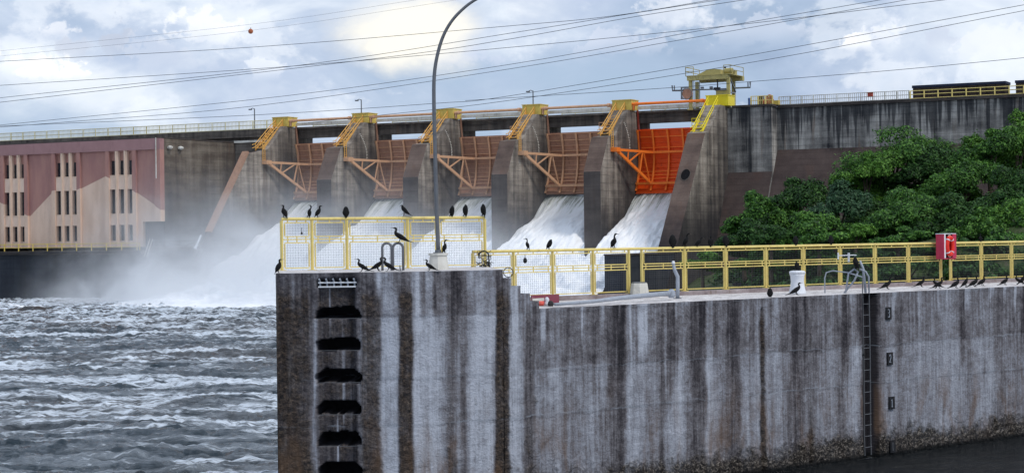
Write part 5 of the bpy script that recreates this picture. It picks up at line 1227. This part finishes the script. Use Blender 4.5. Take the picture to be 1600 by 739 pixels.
def tree(px, top, wpx, hpx, Zd, leaf, label, name='broadleaf_tree', cat='tree', group='trees in front of the dam wall', per=1250, size=.10, seed=1, nclump=26):
    rg = np.random.default_rng(seed); s = F/Zd; cx = (px-800)/s; rx = wpx/2/s; rz = hpx/2/s
    zt = HC+(hz(px)-top)/s; cz = zt-rz; gz = float(ground_h(cx, Zd))
    t = thing(name, (cx, Zd, gz), label, cat, group)
    base = Vector((cx, Zd, gz-.3)); ht = max(.5, cz-gz); mb = MB()
    lean = Vector((rg.uniform(-.1, .1)*rx, rg.uniform(-.1, .1), 0)); fork = Vector((cx, Zd, cz-rz*.55))+lean
    if fork.z < gz+.3: fork.z = gz+.3
    tr_ = max(.12, rx*.075); mb.tube([base, base.lerp(fork, .5)+lean*.4, fork], [tr_*1.3, tr_, tr_*.8], 8); obj('trunk', mb, M['bark'], t, smooth=True)
    cl = []
    for k in range(nclump):
        a = k*2.399+rg.uniform(-.4, .4); q = math.sqrt((k+.6)/nclump); el_ = 1-2*((k*.618) % 1)
        c = np.array([cx+math.cos(a)*q*rx*.80, Zd+math.sin(a)*q*rx*.66, cz+rz*.80*el_*math.sqrt(max(0, 1-q*q*.6))-rz*.05])
        sc_ = rg.uniform(.5, 1.15); r = (rx*sc_*rg.uniform(.24, .42), rx*sc_*rg.uniform(.24, .42), min(rz, rx)*sc_*rg.uniform(.20, .36)); cl.append((c, r, (r[0]*r[2])/(rx*.35)**2+.25))
        lb_ = MB().tube([fork, fork.lerp(Vector(c), .55)+Vector((0, 0, .12*rz)), Vector(c)], [tr_*.45, tr_*.28, tr_*.1], 5)
        if k < 9: obj('limb', lb_, M['bark'], t)
    V, Fq = leaves(cl, per, size, rg); V = V-np.array([cx, Zd, gz])
    o = bpy.data.objects.new('crown', np_mesh('crown', V, Fq, [LF[leaf]], smooth=False)); COL.objects.link(o); o.parent = t
TREES = [ # px, top, width, height px, depth, leaf, label
 (1232, 272, 108, 92, 121, 3, 'dark dense tree with rounded top at the left end of the greenery', {}),
 (1170, 297, 74, 80, 118, 0, 'lower leafy tree at the far left of the greenery beside the concrete', {}),
 (1165, 340, 80, 62, 114, 3, 'dark low tree hanging over the left end of the bank', {}),
 (1395, 197, 150, 110, 124, 0, 'tallest spreading tree in the middle, its top against the dam wall', dict(nclump=36)),
 (1350, 232, 100, 80, 121, 1, 'light green tree forming the left shoulder of the tallest tree', {}),
 (1305, 282, 120, 100, 117, 2, 'blue green tree below the left shoulder of the tallest tree', {}),
 (1440, 226, 90, 80, 122, 3, 'dark tree tucked behind the right side of the tallest tree', {}),
 (1500, 232, 120, 105, 118, 0, 'wide mid green tree between the tallest tree and the right slope', dict(nclump=32)),
 (1585, 168, 130, 110, 122, 1, 'bright green tree crowning the slope at the right photo edge', dict(nclump=36)),
 (1548, 196, 90, 80, 119, 0, 'green tree just left of the one crowning the right slope', {}),
 (1462, 234, 110, 110, 123, 0, 'mid green tree filling the gap right of the tallest tree', {}),
 (1515, 212, 100, 100, 122, 1, 'light green tree halfway up the right slope against the dam wall', {}),
 (1640, 160, 120, 120, 124, 3, 'dark tree mostly cut off by the right photo edge', {}),
 (1400, 292, 150, 100, 112, 0, 'soft green tree with loose branches above the right half of the fence', dict(nclump=32)),
 (1478, 300, 120, 95, 110, 3, 'dark green tree above the lifebuoy box', {}),
 (1558, 262, 130, 110, 113, 3, 'dark tree low on the right slope below the bright one', dict(nclump=32)),
 (1586, 310, 110, 90, 108, 1, 'bright leafy tree low at the right photo edge', {}),
 (1525, 318, 90, 80, 106, 0, 'small green tree right above the lifebuoy box corner', {}),
 (1200, 305, 100, 90, 120, 0, 'mid green tree between the two leftmost dark trees', {}),
 (1340, 300, 130, 110, 119, 3, 'dark tree in the shaded middle behind the yellow green bush', {}),
 (1250, 330, 110, 70, 111, 0, 'mid green tree low on the bank in front of the dark dense tree', {}),
]
for k, (px, top, wpx, hpx, Zd, lf_, lab, ex) in enumerate(TREES): tree(px, top, wpx*1.22, hpx*1.35, Zd, lf_, lab, seed=100+k, **ex)
for k, (px, top, wpx, hpx, Zd, lf_, lab) in enumerate([
 (1335, 349, 70, 50, 107, 1, 'bright yellow green bush low above the fence between bollard and ladder'),
 (1205, 352, 64, 50, 108, 3, 'dark bush on the bank left of the yellow green bush'),
 (1278, 356, 80, 50, 106, 0, 'green bush on the bank directly left of the yellow green bush'),
 (1405, 352, 90, 55, 104, 0, 'wide green bush behind the fence right of the ladder'),
 (1470, 360, 90, 60, 103, 3, 'dark bush behind the fence below the lifebuoy box'),
 (1550, 356, 110, 60, 102, 0, 'green bush behind the fence at the right end'),
 (1100, 395, 70, 34, 116, 1, 'low grassy shrub on the bank seen through the fence left of the trees'),
 (1175, 392, 80, 40, 112, 0, 'green shrub seen through the fence right of the pale rocks'),
 (1250, 392, 90, 50, 108, 3, 'dark shrub seen through the fence near the bollard'),
 (1330, 396, 90, 55, 104, 3, 'dark shrub seen through the fence left of the ladder'),
 (1420, 398, 100, 55, 100, 3, 'dark shrub seen through the fence right of the ladder'),
 (1510, 400, 100, 55, 98, 3, 'dark shrub seen through the fence right of the lifebuoy box'),
 (1595, 398, 90, 55, 97, 3, 'dark shrub seen through the fence at the photo edge')]):
    tree(px, top, wpx, hpx, Zd, lf_, lab, name='bush', cat='bush', group='bushes on the bank', per=900, size=.11, seed=300+k, nclump=14)
V, Fq = leaves([((x, y, float(ground_h(x, y))), (1.6, 1.6, .55), 1) for x, y in [(random.uniform(15, 44), random.uniform(96, 128)) for _ in range(150)]], 240, .15, np.random.default_rng(5))
o = bpy.data.objects.new('undergrowth', np_mesh('undergrowth', V, Fq, [LF[3]], smooth=False)); COL.objects.link(o); o['kind'] = 'stuff'
# rocks at the water's edge
rk = []
for v_ in range(4):
    mb = MB(); rg = random.Random(v_); pr = [(.25, -.4), (.85, -.25), (1, .1), (.75, .45), (.3, .62)]
    mb.lathe((0, 0, 0), pr, 9); mb.v = [Vector((p.x*rg.uniform(.75, 1.2), p.y*rg.uniform(.75, 1.2), p.z*rg.uniform(.8, 1.2))) for p in mb.v]
    me = bpy.data.meshes.new('rock'); me.from_pydata([tuple(p) for p in mb.v], [], mb.f); me.materials.append([M['parapet'], M['pier'], M['girder'], M['pier']][v_]); rk.append(me)
rg = random.Random(12)
for k in range(46):
    px = rg.uniform(1068, 1215); Zd = rg.uniform(101, 116); x = (px-800)/F*Zd
    o = bpy.data.objects.new('rock', rk[k % 4]); COL.objects.link(o); o.location = (x, Zd, float(ground_h(x, Zd))+.05)
    s = rg.uniform(.12, .42); o.scale = (s*1.3, s, s*.7); o.rotation_euler = (rg.uniform(-.3, .3), rg.uniform(-.3, .3), rg.uniform(0, 6))
    tag(o, ['pale rock on the bank seen through the fence', 'grey rock on the bank seen through the fence', 'dark brown rock on the bank seen through the fence', 'grey rock on the bank seen through the fence'][k % 4], 'rock', 'rocks on the bank behind the fence')

# ================================================================== POWER LINES
WIRES = [([(0, 96.5), (400, 74), (800, 41), (965, 25), (1130, -2)], 'power line running highest at the left edge below the faint pair', 120),
 ([(0, 134), (430, 106), (800, 74.5), (1150, 40), (1500, -2)], 'power line second in height at the left photo edge', 122),
 ([(0, 153.5), (475, 102), (800, 52.5), (990, 22), (1150, -3)], 'power line crossing the second one near the lamp post, upper of two', 118),
 ([(0, 160.5), (590, 92), (800, 61.5), (1000, 26), (1190, -3)], 'power line crossing the second one near the lamp post, lower of two', 116),
 ([(0, 196), (450, 150), (800, 101), (1100, 48), (1400, -3)], 'power line rising from the crest at left to the top edge, upper of a pair', 126),
 ([(80, 193), (400, 166), (800, 108), (1100, 57), (1440, -3)], 'power line rising from the crest at left to the top edge, lower of a pair', 128),
 ([(0, 197.5), (400, 180), (680, 162), (800, 150), (1200, 82), (1610, 7)], 'power line passing close over the crane, upper of a pair', 124),
 ([(600, 180), (800, 157), (1200, 94), (1610, 16)], 'power line passing close over the crane, lower of a pair', 125),
 ([(835, 151), (1050, 137.5), (1175, 128), (1400, 110), (1610, 90)], 'power line running low behind the crane to the right edge', 150),
 ([(-5, 81), (400, 38), (670, -2)], 'faint thin upper wire at the top left without a ball', 150),
 ([(-5, 89), (400, 47.5), (740, -3)], 'faint thin wire at the top left carrying the orange ball', 150)]
for k, (pts, lab, Zd) in enumerate(WIRES):
    n = len(pts); P3 = [W(x, y, Zd+(x-800)*-.018) for x, y in pts]
    sp = cr_spline([tuple(p) for p in P3], 6); r = .017 if k < 9 else .009
    if k == 8: r = .020
    a_, b_, c_, d_ = Vector(sp[0]), Vector(sp[3]), Vector(sp[-1]), Vector(sp[-4])      # run on past both picture edges
    ea, ec = (a_-b_).normalized(), (c_-d_).normalized()
    sp = [tuple(a_+ea*k2) for k2 in ((70, 45, 20) if pts[0][0] < 100 else (6, 4, 2))]+sp+[tuple(c_+ec*k2) for k2 in (20, 45, 70)]
    mid = Vector(sp[len(sp)//2])
    o = obj('power_line', MB().tube([Vector(p) for p in sp], r, 5), M['cable'] if k < 9 else M['wire'], off=mid)
    tag(o, lab, 'cable', 'power lines across the sky')
p = W(395.5, 49.5, 157.3); t = thing('marker_ball', p, 'round orange aircraft marker ball hanging on a thin wire in the sky', 'marker ball')
obj('ball', MB().lathe(p, [(.22*math.cos(a), .22*math.sin(a)) for a in np.linspace(-1.5, 1.5, 12)], 16), M['ball'], t, smooth=True)
obj('clamp', MB().tube([p+Vector((0, 0, .2)), p+Vector((.02, 0, .33))], .03, 5), M['wire'], t)
